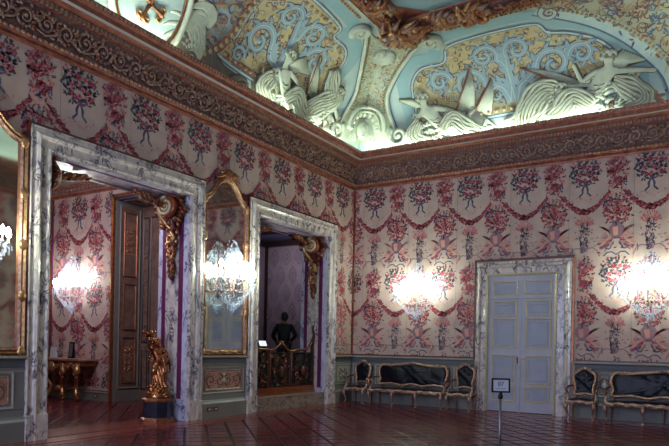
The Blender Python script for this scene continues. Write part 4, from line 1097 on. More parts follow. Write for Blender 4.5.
    for k, (sc_, h) in enumerate(((.985, .0), (.96, .03), (.88, .045), (.75, .05), (.6, .055), (.45, .058), (.3, .06), (.15, .06), (.02, .06))):
        ring = []
        for p in S:
            x, z = cx+(p.x-cx)*(1-(1-sc_)*(.3 if W > 1 and sc_ > .9 else 1)), cz+(p.y-cz)*sc_; ring.append(bk(x, z, h+(tf(x, z) if sc_ < .9 else 0)))
        rws.append(ring)
    m.grid(rws, 'leath', True, closeu=True); lobj(m, 'backrest', e)
    for s in (-1, 1):           # open arms
        m = MB(); xa = s*(hw-.0)
        m.tube(spline([(s*(bw-.01), -.05, .80), (xa+s*.02, -.2, .77), (xa+s*.03, -.36, .72), (xa+s*.03, -.42, .69)], 5), (.02, .026), 'wood', 7)
        m.tube(spline([(xa+s*.03, -.42, .70), (xa+s*.0, -.36, .60), (xa+s*.02, -.46, .5), (xa, -.5, SH)], 5), (.028, .022), 'pgold', 7)
        m.tube(spiral(0, 0, .035, .01, 0, 1.2, 10), .012, 'pgold', 5, f=lambda a, b, c: (xa+s*.03, -.44+a, .69+b)); lobj(m, 'armrest', e)
    return e
seat('settee', 2.16, 4, 'long gilt settee in black leather between two armchairs, left of the white door', 'settee', 'gilt settees', (2.08, -.14, 0))
s2 = seat('settee', 2.3, 4, 'long gilt settee in black leather cut by the right picture edge', 'settee', 'gilt settees', (8.30, -.14, 0))
ch = seat('armchair', .62, 2, 'small gilt armchair in black leather in the room corner', 'armchair', 'gilt armchairs', (.50, -.12, 0))
for x, lb in ((3.62, 'small gilt armchair in black leather touching the left jamb of the white door'), (6.60, 'small gilt armchair in black leather just right of the white door')):
    c_ = copy_tree(ch); c_.location = (x, -.14, 0); c_['label'] = lb

# ------------------------------------------------------------------ numbered sign
e = empty('numbered_sign', (6.83, -7.62, 0), 'steel post with a black framed card reading 87 in front of the white door', 'sign', rz=radians(28))
m = MB(); m.lathe([(.16, 0), (.16, .015), (.03, .03)], 'steel', n=20); lobj(m, 'base', e)
m = MB(); m.lathe([(.02, .02), (.02, .96)], 'steel', n=12); lobj(m, 'post', e)
m = MB(); m.lathe([(.022, .93), (.034, .95), (.034, .985), (.02, 1.0)], 'black', n=12); m.box((-.02, -.02, .98), (.02, .01, 1.04), 'black'); lobj(m, 'collar', e)
tl = lambda x, z, h: (x, -h+.1*(z-1.03), z)
m = MB(); m.box((-.125, 1.02, 0), (.125, 1.215, .018), 'black', tl)
for a, b, c_, d in ((-.125, 1.02, .125, 1.042), (-.125, 1.193, .125, 1.215), (-.125, 1.02, -.103, 1.215), (.103, 1.02, .125, 1.215)): m.box((a, b, .018), (c_, d, .026), 'black', tl)
fo = lobj(m, 'sign_frame', e)
m = MB(); m.box((-.103, 1.042, .018), (.103, 1.193, .020), 'paperw', tl); so = m.obj('card'); so.parent = fo
def text(body_, size, loc, rot, mat, name, parent, ext=.001):
    cu = bpy.data.curves.new(name, 'FONT'); cu.body = body_; cu.size = size; cu.extrude = ext; cu.align_x = 'CENTER'; cu.align_y = 'CENTER'; cu.offset = size*.012
    o = bpy.data.objects.new(name, cu); COL.objects.link(o); o.location = loc; o.rotation_euler = rot
    bpy.context.view_layer.update(); dg = bpy.context.evaluated_depsgraph_get(); me = bpy.data.meshes.new_from_object(o.evaluated_get(dg))
    bpy.data.objects.remove(o); o = bpy.data.objects.new(name, me); COL.objects.link(o); o.location = loc; o.rotation_euler = rot
    me.materials.clear(); me.materials.append(M_[mat]); o.parent = parent; return o
text('87', .085, (0, -.0115+.0, 1.133), (radians(84.3), 0, 0), 'ink', 'numerals', fo)
m = MB()
for z in (1.078, 1.068): m.box((-.07, z, .0202), (.07, z+.004, .0206), 'ink', tl)
so = m.obj('small_print'); so.parent = fo

# ------------------------------------------------------------------ wall sockets
def sock(x, y, z, f, label):
    e = empty('wall_socket', f(x, z, 0), label, 'socket', 'sockets in the skirting')
    g_ = lambda u, w_, h: tuple(Vector(f(x+u, z+w_, h))-Vector(f(x, z, 0)))
    m = MB(); m.box((-.07, -.045, y), (.07, .045, y+.012), 'wood', g_); lobj(m, 'plate', e)
    m = MB(); m.box((-.035, -.018, y+.012), (.035, .018, y+.018), 'shirt', g_); lobj(m, 'insert', e)
sock(-6.13, .07, .2, WL, 'left one of the two sockets in the skirting under the pier mirror')
sock(-5.93, .07, .2, WL, 'right one of the two sockets in the skirting under the pier mirror')
sock(-5.1, .05, .12, W2, 'socket in the skirting right of the console table')
sock(-5.95, .05, .12, W2, 'socket in the skirting below the console table')

# ------------------------------------------------------------------ frescoed and stuccoed cove
def cf(side): return lambda u, a, h: cove(side, u, a, h)
def fill(mb, side, poly, mat, h):
    bm = bmesh.new(); vs_ = [bm.verts.new((x, y, 0)) for x, y in poly]; bm.faces.new(vs_)
    bmesh.ops.triangulate(bm, faces=bm.faces[:])
    for k in range(1, 24): bmesh.ops.bisect_plane(bm, geom=bm.verts[:]+bm.edges[:]+bm.faces[:], plane_co=(0, k*.15, 0), plane_no=(0, 1, 0))
    for fc in bm.faces: mb.quad([cove(side, v.co.x, v.co.y, h) for v in fc.verts], mat)
    bm.free()
def rib(mb, side, pts, w0, w1, mat, h):
    n = len(pts)-1; rows = [[], []]
    for i, p in enumerate(pts):
        a = pts[max(0, i-1)]; b = pts[min(n, i+1)]; dx, dy = b[0]-a[0], b[1]-a[1]; L = hypot(dx, dy) or 1
        w_ = w0+(w1-w0)*i/n
        rows[0].append(cove(side, p[0]-dy/L*w_, p[1]+dx/L*w_, h)); rows[1].append(cove(side, p[0]+dy/L*w_, p[1]-dx/L*w_, h))
    mb.grid(rows, mat, True)
def leafp(mb, side, x, y, L, a, w, mat, h, out='outl'):
    for k, (q, m_) in enumerate(((1.22, out), (1, mat))):
        if m_ is None: continue
        c_, s = cos(a), sin(a); l = L*(1+.1*(1-k)); ww = w*q+(0 if k else .008)
        P = [(x, y), (x+c_*l*.3-s*ww, y+s*l*.3+c_*ww), (x+c_*l*.7-s*ww*.7, y+s*l*.7+c_*ww*.7), (x+c_*l, y+s*l), (x+c_*l*.7+s*ww*.7, y+s*l*.7-c_*ww*.7), (x+c_*l*.3+s*ww, y+s*l*.3-c_*ww)]
        mb.quad([cove(side, p[0], p[1], h+.006*k) for p in P], m_)
def scroll(mb, side, cx, cy, r, a0, turns, w=.09, mat='blus', h=.02, stem=None, leaves=True, rnd=R):
    P = [(x, y) for x, y, _ in spiral(cx, cy, r, r*.16, a0, turns, 30)]
    if stem: P = [(p.x, p.y) for p in spline([(a, b, 0) for a, b in stem]+[(P[0][0], P[0][1], 0)], 6)][:-1]+P
    rib(mb, side, P, w+.028, w*.4+.022, 'outl', h); rib(mb, side, P, w, w*.4, mat, h+.007)
    rib(mb, side, P, .012, .008, 'oval', h+.013)
    n = len(P)
    if leaves:
        for i in range(2, n-4, 3):
            (x, y), (x2, y2) = P[i], P[i+1]; t = atan2(y2-y, x2-x); q = 1-.6*i/n
            sg = -1 if turns > 0 else 1
            leafp(mb, side, x-sin(t)*sg*w*.5, y+cos(t)*sg*w*.5, .26*q*(w/.09), t+sg*.75, .05*q*(w/.09), mat, h+.004, 'line2')
    mb.ball((cx, cy, h+.01), (r*.18, r*.18, .03), 'yel' if mat != 'blus' else 'blus', 8, 5, cf(side))
def beads(mb, side, pts, step, r, mat, h=.015, bg=None, bw=.05):
    P = [(p.x, p.y) for p in spline([(a, b, 0) for a, b in pts], 10)]
    if bg: rib(mb, side, P, bw, bw, bg, h-.008); 
    acc = 0
    for i in range(len(P)-1):
        (x0, y0), (x1, y1) = P[i], P[i+1]; L = hypot(x1-x0, y1-y0)
        while acc < L: mb.ball((x0+(x1-x0)*acc/L, y0+(y1-y0)*acc/L, h), (r, r, r*.6), mat, 7, 4, cf(side)); acc += step
        acc -= L
def filler(mb, side, inside, box, n, mats, s=.1, h=.02, seed=1):
    r = random.Random(seed); k = 0; tries = 0
    while k < n and tries < n*20:
        tries += 1; x, y = r.uniform(box[0], box[1]), r.uniform(box[2], box[3])
        if not inside(x, y): continue
        k += 1; c_ = r.random()
        if c_ < .55:
            P = [(a, b) for a, b, _ in spiral(x, y, s*r.uniform(.6, 1.3), s*.15, r.random()*6.28, r.choice((-1, 1))*r.uniform(.7, 1.2), 12)]
            rib(mb, side, P, s*.13, s*.07, r.choice(mats), h+.002*(k % 4))
        else: leafp(mb, side, x, y, s*r.uniform(.9, 1.8), r.random()*6.28, s*.22, r.choice(mats), h+.002*(k % 4), None)
def inpoly(poly):
    def g(x, y):
        c_ = False
        for i in range(len(poly)):
            (x0, y0), (x1, y1) = poly[i], poly[i-1]
            if (y0 > y) != (y1 > y) and x < (x1-x0)*(y-y0)/(y1-y0)+x0: c_ = not c_
        return c_
    return g
def panel(side, poly, label):
    m = MB(); fill(m, side, poly, 'yel', .012)
    pl = poly+[poly[0]]
    P = [(p.x, p.y) for p in spline([(a, b, 0) for a, b in pl], 6)]
    rib(m, side, P, .05, .05, 'line2', .016)
    rib(m, side, P, .022, .022, 'oval', .02)
    o = m.obj('fresco_panel', CEIL, label=label); return o

# back cove panel
PB = [(2.15, .85), (2.2, 1.8), (2.6, 2.25), (3.25, 2.3), (3.5, 2.72), (4.2, 2.82), (4.95, 2.82), (5.65, 2.74), (5.85, 2.45), (6.3, 2.3), (6.9, 1.95), (7.25, 1.5), (7.4, .8), (5.6, .70), (3.7, .68)]
ob = panel('B', PB, 'ochre fresco panel with blue acanthus scrolls')
m = MB()
blue = [(2.0, .5), (1.95, 1.9), (2.45, 2.5), (3.1, 2.55), (3.35, 3.02), (4.9, 3.12), (5.75, 3.0), (6.0, 2.7), (6.5, 2.5), (7.1, 2.1), (7.6, 1.5), (7.75, .6)]
rib(m, 'B', [(p.x, p.y) for p in spline([(a, b, 0) for a, b in blue], 6)], .16, .16, 'skyb', .009)
beads(m, 'B', [(3.45, 2.62), (4.2, 2.70), (4.95, 2.70), (5.6, 2.62)], .22, .05, 'yel', .03)
beads(m, 'B', [(2.35, 1.75), (2.7, 2.12), (3.2, 2.17)], .2, .045, 'yel', .03)
beads(m, 'B', [(5.9, 2.32), (6.35, 2.18), (6.85, 1.85), (7.1, 1.5)], .2, .045, 'yel', .03)
rib(m, 'B', [(3.9, .80), (5.5, .80)], .07, .07, 'ochd', .02); beads(m, 'B', [(3.95, .80), (5.5, .80)], .2, .055, 'yel', .04)
scroll(m, 'B', 4.28, 2.2, .33, -.5, 1.35, .10, stem=[(4.75, 1.0), (4.8, 1.5), (4.7, 1.9)])
scroll(m, 'B', 5.08, 2.2, .33, pi+.5, -1.35, .10, stem=[(4.85, 1.0), (4.78, 1.5), (4.78, 1.95)])
scroll(m, 'B', 3.75, 1.55, .42, -.2, 1.3, .11, stem=[(4.75, .95), (4.6, 1.3), (4.35, 1.45)])
scroll(m, 'B', 5.85, 1.65, .42, pi+.2, -1.3, .11, stem=[(4.9, .95), (5.05, 1.3), (5.3, 1.5)])
scroll(m, 'B', 4.42, 1.18, .24, 0, 1.2, .06); scroll(m, 'B', 5.2, 1.18, .24, pi, -1.2, .06)
scroll(m, 'B', 3.0, 1.8, .3, 0, 1.2, .09); scroll(m, 'B', 6.5, 1.75, .3, pi, -1.2, .09)
filler(m, 'B', inpoly(PB), (2.2, 7.3, .8, 2.7), 620, ['yel', 'oval', 'outl', 'ochd', 'blus'], .09, .017, 2)
m.obj('fresco_scrolls', CEIL, label='blue acanthus scrolls and gilt studs on the ochre panel')
# arched band and dense scrollwork on the right of the back cove
arch = [(5.75, 3.16), (6.3, 2.82), (6.9, 2.42), (7.45, 1.95), (7.95, 1.4), (8.3, .9), (8.48, .2)]
regR = arch+[(9.9, .15)]+[(RX-cv(a)[1], a) for a in (.8, 1.4, 2.0, 2.5, 3.0, 3.4)]+[(6.2, 3.45)]
m = MB(); fill(m, 'B', regR, 'cgrd', .014)
filler(m, 'B', inpoly(regR), (5.8, 9.9, .2, 3.4), 760, ['rust', 'ochd', 'line2', 'yel', 'outl'], .12, .018, 3)
A_ = [(p.x, p.y) for p in spline([(a, b, 0) for a, b in arch], 8)]
rib(m, 'B', A_, .15, .15, 'oval', .022); rib(m, 'B', [(x-.12, y-.1) for x, y in A_], .02, .02, 'line2', .026)
beads(m, 'B', [(a+.1, b+.08) for a, b in arch], .105, .04, 'ochd', .035, 'stuc', .05)
scroll(m, 'B', 6.0, 3.0, .2, 2, 1.4, .05, 'oval', .03, leaves=False)
m.obj('fresco_arch', CEIL, label='pale arched band with dense scrollwork')
# long-side cove panel
PL = [(2.75, .95), (2.6, 1.6), (2.62, 2.15), (2.95, 2.45), (3.55, 2.5), (3.75, 2.8), (5.3, 2.85), (5.85, 2.4), (5.95, 1.9), (5.98, 1.25), (6.3, .75), (4.6, .62), (3.3, .62)]
panel('L', PL, 'ochre fresco panel with blue acanthus scrolls above the pier mirror')
m = MB()
blue = [(2.45, .8), (2.35, 1.7), (2.4, 2.35), (2.85, 2.7), (3.4, 2.75), (3.6, 3.08), (5.4, 3.15)]
rib(m, 'L', [(p.x, p.y) for p in spline([(a, b, 0) for a, b in blue], 6)], .16, .16, 'skyb', .009)
beads(m, 'L', [(5.2, 2.72), (3.85, 2.68), (3.65, 2.4), (3.05, 2.33), (2.78, 2.0), (2.76, 1.6)], .2, .045, 'ochd', .03)
beads(m, 'L', [(4.4, .76), (5.3, .76), (6.15, .82)], .17, .05, 'ochd', .03, 'rust', .07)
arcL = [(5.55, 3.1), (5.95, 2.6), (6.05, 1.9), (6.08, 1.3), (6.35, .85), (6.75, .55)]
rib(m, 'L', [(p.x, p.y) for p in spline([(a, b, 0) for a, b in arcL], 8)], .11, .11, 'rust', .02)
beads(m, 'L', arcL, .17, .06, 'ochd', .045)
scroll(m, 'L', 5.35, 1.45, .42, pi, -1.3, .11, stem=[(4.5, .8), (4.55, 1.2), (4.8, 1.25)])
scroll(m, 'L', 5.0, 2.25, .32, pi, -1.3, .10, stem=[(4.5, 1.1), (4.45, 1.7), (4.6, 2.1)])
scroll(m, 'L', 4.05, 2.2, .34, 0, 1.3, .10, stem=[(4.45, .9), (4.4, 1.5), (4.38, 1.9)])
scroll(m, 'L', 3.45, 1.75, .38, 0, 1.3, .11, stem=[(4.4, .8), (4.2, 1.2), (3.9, 1.5)])
scroll(m, 'L', 5.75, .95, .2, pi, -1.2, .05)
filler(m, 'L', inpoly(PL), (2.6, 6.3, .7, 2.8), 560, ['yel', 'oval', 'outl', 'ochd', 'rust'], .09, .017, 4)
regL = [(5.95, 3.3), (6.15, 2.4), (6.2, 1.4), (6.5, .85), (6.9, .5), (7.35, .9), (7.3, 1.6), (7.5, 2.4), (7.6, 3.3)]
fill(m, 'L', regL, 'blus', .012)
filler(m, 'L', inpoly(regL), (5.9, 7.6, .5, 3.3), 260, ['ochd', 'rust', 'outl', 'ochd'], .14, .018, 5)
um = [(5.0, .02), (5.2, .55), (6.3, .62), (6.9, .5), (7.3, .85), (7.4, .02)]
fill(m, 'L', um, 'umb', .01)  # umber fill paints in the shade where the cove has no lamp
m.obj('fresco_scrolls', CEIL, label='blue acanthus scrolls and rust border on the ochre panel')
# medallion
m = MB(); MC = (8.2, 1.0)
el = lambda k, n=36: [(MC[0]+.86*k*cos(2*pi*i/n), MC[1]+1.0*k*sin(2*pi*i/n)) for i in range(n)]
fill(m, 'L', el(.9), 'oval', .03)
e_ = el(1.0); e_.append(e_[0]); m.tube([cove('L', x, y, .04) for x, y in e_], .07, 'stuc', 7)
e_ = el(.88); e_.append(e_[0]); m.tube([cove('L', x, y, .04) for x, y in e_], .03, 'gilt', 6)
for k in range(4):
    a = pi/2*k+.3
    m.tube([cove('L', MC[0]+q*cos(a), MC[1]-.1+q*sin(a), .05) for q in (0, .15, .3, .38)], (.05, .03, .05, .02), 'gilt', 7)
    for s in (-1, 1): m.tube([cove('L', MC[0]+.28*cos(a)+x*cos(a)-y*s*sin(a), MC[1]-.1+.28*sin(a)+x*sin(a)+y*s*cos(a), .05) for x, y, _ in spiral(.0, .09, .08, .02, -pi/2, 1.0, 10)], .025, 'gold', 6)
m.obj('fresco_medallion', CEIL, label='pale oval medallion with gilt cross fleury')
def acanthus(side, x, y, sc_, a, mat, curl):
    """big curling leaf in low relief with a painted contour"""
    m = MB()
    for k in range(7):
        t = a+(k-3)*.30*(1 if curl > 0 else -1); L = sc_*(1-.09*abs(k-3))
        P = [(x+L*q*cos(t-curl*q*q), y+L*q*sin(t-curl*q*q), .15) for q in (0, .2, .4, .6, .8, .93, 1)]
        m.tube([(p[0], p[1], 0) for p in P], tuple(w_*1.3+.012 for w_ in (.03, .05, .06, .06, .05, .035, .02)), 'outl', 6)
        m.tube(P, (.03, .05, .06, .06, .05, .035, .02), mat, 6)
    return m.remap(lambda u, a_, h: cove(side, u, a_, .01+.16*max(h, 0)))
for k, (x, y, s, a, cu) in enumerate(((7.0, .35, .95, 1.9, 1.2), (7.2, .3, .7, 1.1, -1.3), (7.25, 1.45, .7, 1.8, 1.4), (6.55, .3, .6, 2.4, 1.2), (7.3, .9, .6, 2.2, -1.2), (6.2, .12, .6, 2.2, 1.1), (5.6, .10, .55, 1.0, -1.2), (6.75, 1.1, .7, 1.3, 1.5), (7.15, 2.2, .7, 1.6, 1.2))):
    acanthus('L', x, y, s, a, 'stuc' if k in (0, 2, 4, 7, 8) else 'umb', cu).obj('stucco_leaf', CEIL, label='curling stucco acanthus leaf beside the medallion')  # umber leaves carry the shade of the unlit stretch in their colour
# gold dotted fillet under the ceiling frame
m = MB()
rib(m, 'B', [(3.7, 3.32), (8, 3.32)], .05, .05, 'ochd', .01); rib(m, 'L', [(3.7, 3.32), (9, 3.32)], .05, .05, 'ochd', .01)
beads(m, 'B', [(3.7, 3.32), (7.7, 3.32)], .11, .03, 'rust', .02); beads(m, 'L', [(3.7, 3.32), (7, 3.32)], .11, .03, 'rust', .02)
m.obj('trim_11', kind='structure', label='ochre dotted fillet high on the cove')

m = MB()
for sd, x0, x1, hh, sd_ in (('B', 1.9, 2.7, .55, 1), ('B', 7.0, 8.3, .6, 2), ('L', 1.75, 2.3, .5, 3), ('L', 3.2, 3.9, .6, 4), ('B', 2.7, 3.3, .35, 6)):
    rr_ = random.Random(sd_)
    for q in range(34):
        x = rr_.uniform(x0, x1); a = rr_.uniform(.08, hh); m.ball((x, a, 0), (rr_.uniform(.05, .12), rr_.uniform(.04, .09), .02), rr_.choice(['umb', 'umb', 'rust']), 8, 5, cf(sd))
m.obj('painted_rocks', CEIL, label='brown rocks between the stucco figures')
m = MB(); rr_ = random.Random(21)      # stucco clouds and tossed cloth that the figures rest on
for sd, x0, x1 in (('B', 1.8, 4.3), ('B', 5.0, 7.9), ('L', 1.7, 4.9)):
    for q in range(70):
        x = rr_.uniform(x0, x1); t = (x-x0)/(x1-x0); a = rr_.uniform(.12, .35+.75*sin(pi*t)); an = rr_.choice((.4, 2.6, 1.2))+rr_.uniform(-.4, .4); L = rr_.uniform(.1, .24)
        m.tube([(x-L*cos(an), a-L*sin(an)*.6, .0), (x, a+.05, .06), (x+L*cos(an), a+L*sin(an)*.6, .01)], (.03, .055, .02), 'stuc', 6, f=cf(sd))
    for q in range(40):
        x = rr_.uniform(x0, x1); t = (x-x0)/(x1-x0); a = rr_.uniform(.2, .4+.85*sin(pi*t)); an = rr_.uniform(0, 3.1); L = rr_.uniform(.08, .2)
        rib(m, sd, [(x-L*cos(an), a-L*sin(an)), (x+.03, a+.02), (x+L*cos(an), a+L*sin(an)*.8)], .02, .006, 'umb', .022)
m.obj('stucco_clouds', CEIL, label='tossed stucco cloth and clouds under the figures')
# corner cartouche
e = empty('corner_cartouche', (.9, -.9, 7.6), 'hourglass stucco cartouche with a hooded face filling the corner of the cove', 'ceiling ornament')
def emb(o): o.parent = e; o.matrix_parent_inverse = Matrix.Translation((-.9, .9, -7.6)); return o
bnd = [(1.45, .55), (1.42, .9), (1.35, 1.3), (1.45, 1.75), (1.85, 2.2), (2.3, 2.6), (2.75, 2.95), (3.15, 3.2)]
m = MB(); m2 = MB(); m3 = MB()
for sd in 'BL':
    B_ = [(p.x, p.y) for p in spline([(a, b, 0) for a, b in bnd], 6)]
    rows = [[], []]
    for x, a in B_: rows[0].append(cove(sd, max(x, cv(a)[1]), a, .02)); rows[1].append(cove(sd, cv(a)[1], a, .02))
    nn = 4; g_ = []
    for q in range(nn+1): g_.append([Vector(rows[0][i])*(1-q/nn)+Vector(rows[1][i])*(q/nn) for i in range(len(B_))])
    m.grid(g_, 'cgrd')
    poly = bnd+[(cv(a)[1], a) for _, a in bnd[::-1]]
    filler(m2, sd, inpoly([(x-.12 if i < len(bnd) else x, y) for i, (x, y) in enumerate(poly)]), (.3, 3.2, 1.3, 3.2), 300, ['ochd', 'yel', 'yel', 'umb', 'oval', 'stuc'], .085, .03, 6)
    m3.tube([cove(sd, x, a, .04) for x, a in B_], .05, 'stuc', 7)
    beads(m3, sd, [(x-.13, a) for x, a in bnd[2:]], .085, .032, 'ochd', .04)
    rib(m3, sd, [(x+.08, a) for x, a in B_], .02, .02, 'line2', .03)
    for (cx, cy, r, t0, tn) in ((1.55, .62, .30, 2.2, 1.6), (3.2, 3.08, .25, -1.2, 1.6)):
        m3.tube([cove(sd, x, y, .07) for x, y, _ in spiral(cx, cy, r, .04, t0, tn, 26)], (.085, .04), 'stuc', 8)
        m3.ball((cx, cy, .06), (.08, .08, .07), 'stuc', 8, 5, cf(sd))
    # arch hood and shell ribs
    def hood(r, phi, h): 
        s = r*cos(phi); a = .78+r*.95*sin(phi); return cove(sd, cv(a)[1]+s, a, h)
    for r, w_ in ((.86, .05), (.74, .03)): m3.tube([hood(r, pi/2*q/12, .16) for q in range(13)], w_, 'stuc', 7)
    for q in range(5): ph = pi/2*(q+.5)/5; m3.tube([hood(.56, ph, .08), hood(.64, ph, .14), hood(.72, ph, .12)], (.03, .05, .04), 'stuc', 6)
emb(m.obj('ground_panel')); emb(m2.obj('scrollwork')); emb(m3.obj('border_mouldings'))
# hooded face: frame with x across, y out of the corner, z up
def corner(x, y, z, base=(.46, 7.74)):
    c_, s = sqrt(.5), sqrt(.5); d = base[0]
    return (d+c_*y+x*s, -d-c_*y+x*s, base[1]+z)
m = MB(); m.ball((0, .06, .1), (.19, .17, .27), 'stuc', 16, 12, corner)
m.tube([(0, .21, .18), (0, .27, .08), (0, .25, .04)], (.02, .035, .03), 'stuc', 7, f=corner)
for s in (-1, 1):
    m.ball((s*.08, .19, .14), (.045, .025, .02), 'stuc', 8, 5, corner); m.tube([(s*.03, .215, .19), (s*.09, .205, .205), (s*.14, .16, .18)], .015, 'stuc', 5, f=corner)
m.tube([(-.06, .205, -.03), (0, .225, -.025), (.06, .205, -.03)], .014, 'stuc', 5, f=corner); m.ball((0, .18, -.12), (.06, .05, .04), 'stuc', 8, 5, corner)
emb(m.obj('face'))
m = MB()
for s in (-1, 1):
    for q in range(5): m.tube(spline([(s*.02, .08, .4-.015*q), (s*(.16+.03*q), .1, .32), (s*(.22+.04*q), .06, .08), (s*(.2+.07*q), .04, -.22)], 5), (.045, .05, .05, .03), 'stuc', 6, f=corner)
emb(m.obj('veil'))
m = MB()
for sd in 'BL':
    for q in range(6):
        ph = pi/2*(q+.5)/6-.1
        pt = lambda rr: cove(sd, cv(2.72+rr*sin(ph))[1]+rr*cos(ph), 2.72+rr*sin(ph), .06)
        m.tube([pt(.05), pt(.25), pt(.42)], (.02, .045, .05), 'stuc', 6)
emb(m.obj('shell'))

# stucco figures
KH = .2
def relief(o, g):
    for v in o.data.vertices: v.co = g(*v.co)
    o.data.update()
def stucco(nm, side, uc, label, P, k=1.15, mirror=1, wings=None, drapes=(), cat='stucco figure', grp=None):
    fm = lambda u, a, h: cove(side, uc+mirror*u, a, .015+KH*max(h, -.05))
    p0 = Vector(fm(*P['pelvis'])); e = empty(nm, p0, label, cat, grp)
    g = lambda u, a, h: Vector(fm(u, a, h))-p0
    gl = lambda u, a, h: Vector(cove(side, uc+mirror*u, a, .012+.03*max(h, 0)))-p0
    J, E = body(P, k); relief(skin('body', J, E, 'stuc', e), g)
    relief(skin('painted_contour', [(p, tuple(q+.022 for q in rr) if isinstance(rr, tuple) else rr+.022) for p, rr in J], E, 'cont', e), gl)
    H = P['head']; m = MB()
    for q in range(22): a = q*2.39996; zz = -.2+1.1*q/21; m.ball((H[0]+.11*k*cos(a)*sqrt(max(.1, 1-zz*zz)), H[1]+.04+.10*k*zz, H[2]+.10*k*sin(a)*sqrt(max(.1, 1-zz*zz))), .045*k, 'stuc' if q % 3 else 'cont', 6, 4)
    lobj(m.remap(g), 'curled_hair', e)
    m = MB(); m.ball((H[0], H[1]-.01, H[2]+.11*k), (.022, .03, .05), 'stuc', 6, 4)
    for s in (-1, 1): m.ball((H[0]+s*.04, H[1]+.02, H[2]+.10*k), (.018, .012, .03), 'umb', 6, 4)
    lobj(m.remap(g), 'face', e)
    m = MB(); C_ = P['chest']; B_ = P['pelvis']     # modelling of the torso and limbs
    for t in (.25, .5, .75):
        x, y, h = [B_[q]*(1-t)+C_[q]*t for q in range(3)]; m.tube([(x-.12, y+.02, h+.16), (x, y-.03, h+.19), (x+.12, y+.02, h+.16)], .012, 'cont', 5)
    for a_, b_ in (('hpL', 'knL'), ('hpR', 'knR'), ('knL', 'anL'), ('knR', 'anR'), ('shL', 'elL'), ('shR', 'elR')):
        A, B2 = Vector(P[a_]), Vector(P[b_]); d = (B2-A); n = Vector((-d.y, d.x, 0)); n = n.normalized()*.035*k if n.length else n
        m.tube([tuple(A+d*.2+n+Vector((0, 0, .1))), tuple(A+d*.5+n*1.2+Vector((0, 0, .11))), tuple(A+d*.8+n+Vector((0, 0, .08)))], .010, 'cont', 5)
    lobj(m.remap(g), 'contour_lines', e)
    if wings:
        for root, tip in wings:
            m = MB()
            for lay in (0, 1):
                for q in range(9):
                    t = q/8; tu = tip[0]+(t-.5)*.42; ta = tip[1]-t*.3
                    P_ = [(root[0], root[1]-.04*q*.4, .14), ((root[0]+tu)/2+.02, (root[1]+ta)/2+.08, .2-.01*q), (tu, ta, .12-.006*q)]
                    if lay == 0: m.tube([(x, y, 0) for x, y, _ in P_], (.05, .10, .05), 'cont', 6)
                    else: m.tube(P_, (.035, .055, .02), 'stuc', 7)
            lobj(m.remap(g), 'wing', e)
    for D_ in drapes:
        m = MB(); nf = D_.get('n', 5); w_ = D_.get('w', .25)*1.25; S = spline([(x, y, h) for x, y, h in D_['p']], 5)
        for q in range(nf):
            o_ = (q/(nf-1)-.5)*w_; pts = []
            for i, p in enumerate(S):
                a = S[max(0, i-1)]; b = S[min(len(S)-1, i+1)]; dx, dy = b.x-a.x, b.y-a.y; L = hypot(dx, dy) or 1; sp = .55+.45*sin(pi*i/(len(S)-1))
                pts.append((p.x-dy/L*o_*sp+.02*sin(i*.8+q), p.y+dx/L*o_*sp+.02*sin(i*1.1+q*2), p.z+.08))
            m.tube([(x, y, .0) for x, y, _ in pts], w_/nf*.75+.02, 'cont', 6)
            m.tube(pts, (w_/nf*.5, w_/nf*.62, w_/nf*.35), 'stuc', 6)
            if q: m.tube([(x-.01, y+w_/nf*.5, h+.12) for x, y, h in pts], .008, 'cont', 4)
        lobj(m.remap(g), 'drapery', e)
    return e
recl = dict(pelvis=(0, .52, .30), chest=(-.38, .92, .34), neck=(-.5, 1.2, .34), head=(-.52, 1.42, .36),
            shL=(-.62, 1.08, .3), shR=(-.22, 1.14, .42), elL=(-.92, .78, .34), wrL=(-1.02, .48, .40), elR=(.12, 1.02, .50), wrR=(.42, .86, .46),
            hpL=(.02, .44, .26), hpR=(.10, .56, .40), knL=(.52, .60, .36), knR=(.45, .86, .55), anL=(.98, .32, .28), anR=(.82, .38, .48), toL=(1.16, .24, .28), toR=(1.0, .28, .5))
recl = {k: (v[0], v[1]*.95+.1, v[2]) for k, v in recl.items()}
stucco('stucco_figure', 'B', 2.95, 'winged stucco figure reclining just right of the corner cartouche, head raised to the left', recl, 1.35, 1, [((-.5, 1.2), (-1.0, 1.55))],
       [dict(p=[(-.1, .5, .45), (.25, .8, .6), (.6, .5, .5), (1.0, .3, .35)], w=.34, n=6), dict(p=[(-.7, .9, .35), (-.95, .6, .4), (-.7, .3, .3), (-.2, .3, .3)], w=.3, n=6)])
child = dict(pelvis=(0, .45, .22), chest=(-.03, .72, .25), neck=(-.03, .88, .26), head=(-.04, 1.0, .28), shL=(-.15, .82, .24), shR=(.1, .82, .28), elL=(-.28, .68, .3), wrL=(-.22, .5, .38), elR=(.25, .72, .34), wrR=(.35, .88, .34),
             hpL=(-.08, .4, .22), hpR=(.08, .4, .24), knL=(-.15, .25, .36), knR=(.22, .3, .38), anL=(-.1, .08, .28), anR=(.2, .1, .3), toL=(-.13, .05, .36), toR=(.25, .06, .38))
stucco('stucco_child', 'B', 2.18, 'small stucco child seated on the cornice under the wing of the reclining figure', child, .8, 1)
sit = {k: (v[0]*-1, v[1]*1.02+.06, v[2]) for k, v in recl.items()}
sit.update(elL=(1.0, 1.15, .36), wrL=(1.32, 1.08, .34), elR=(-.1, 1.1, .48), wrR=(-.2, 1.4, .42))
stucco('stucco_figure', 'B', 6.55, 'winged stucco figure leaning right with outstretched arm below the arched band', sit, 1.35, 1, [((.5, 1.2), (1.05, 1.62))],
       [dict(p=[(.1, .5, .5), (-.3, .8, .62), (-.65, .5, .5), (-1.0, .35, .35)], w=.36, n=6), dict(p=[(.6, 1.0, .3), (.95, .75, .36), (1.2, .45, .3), (.7, .3, .3)], w=.34, n=6)])
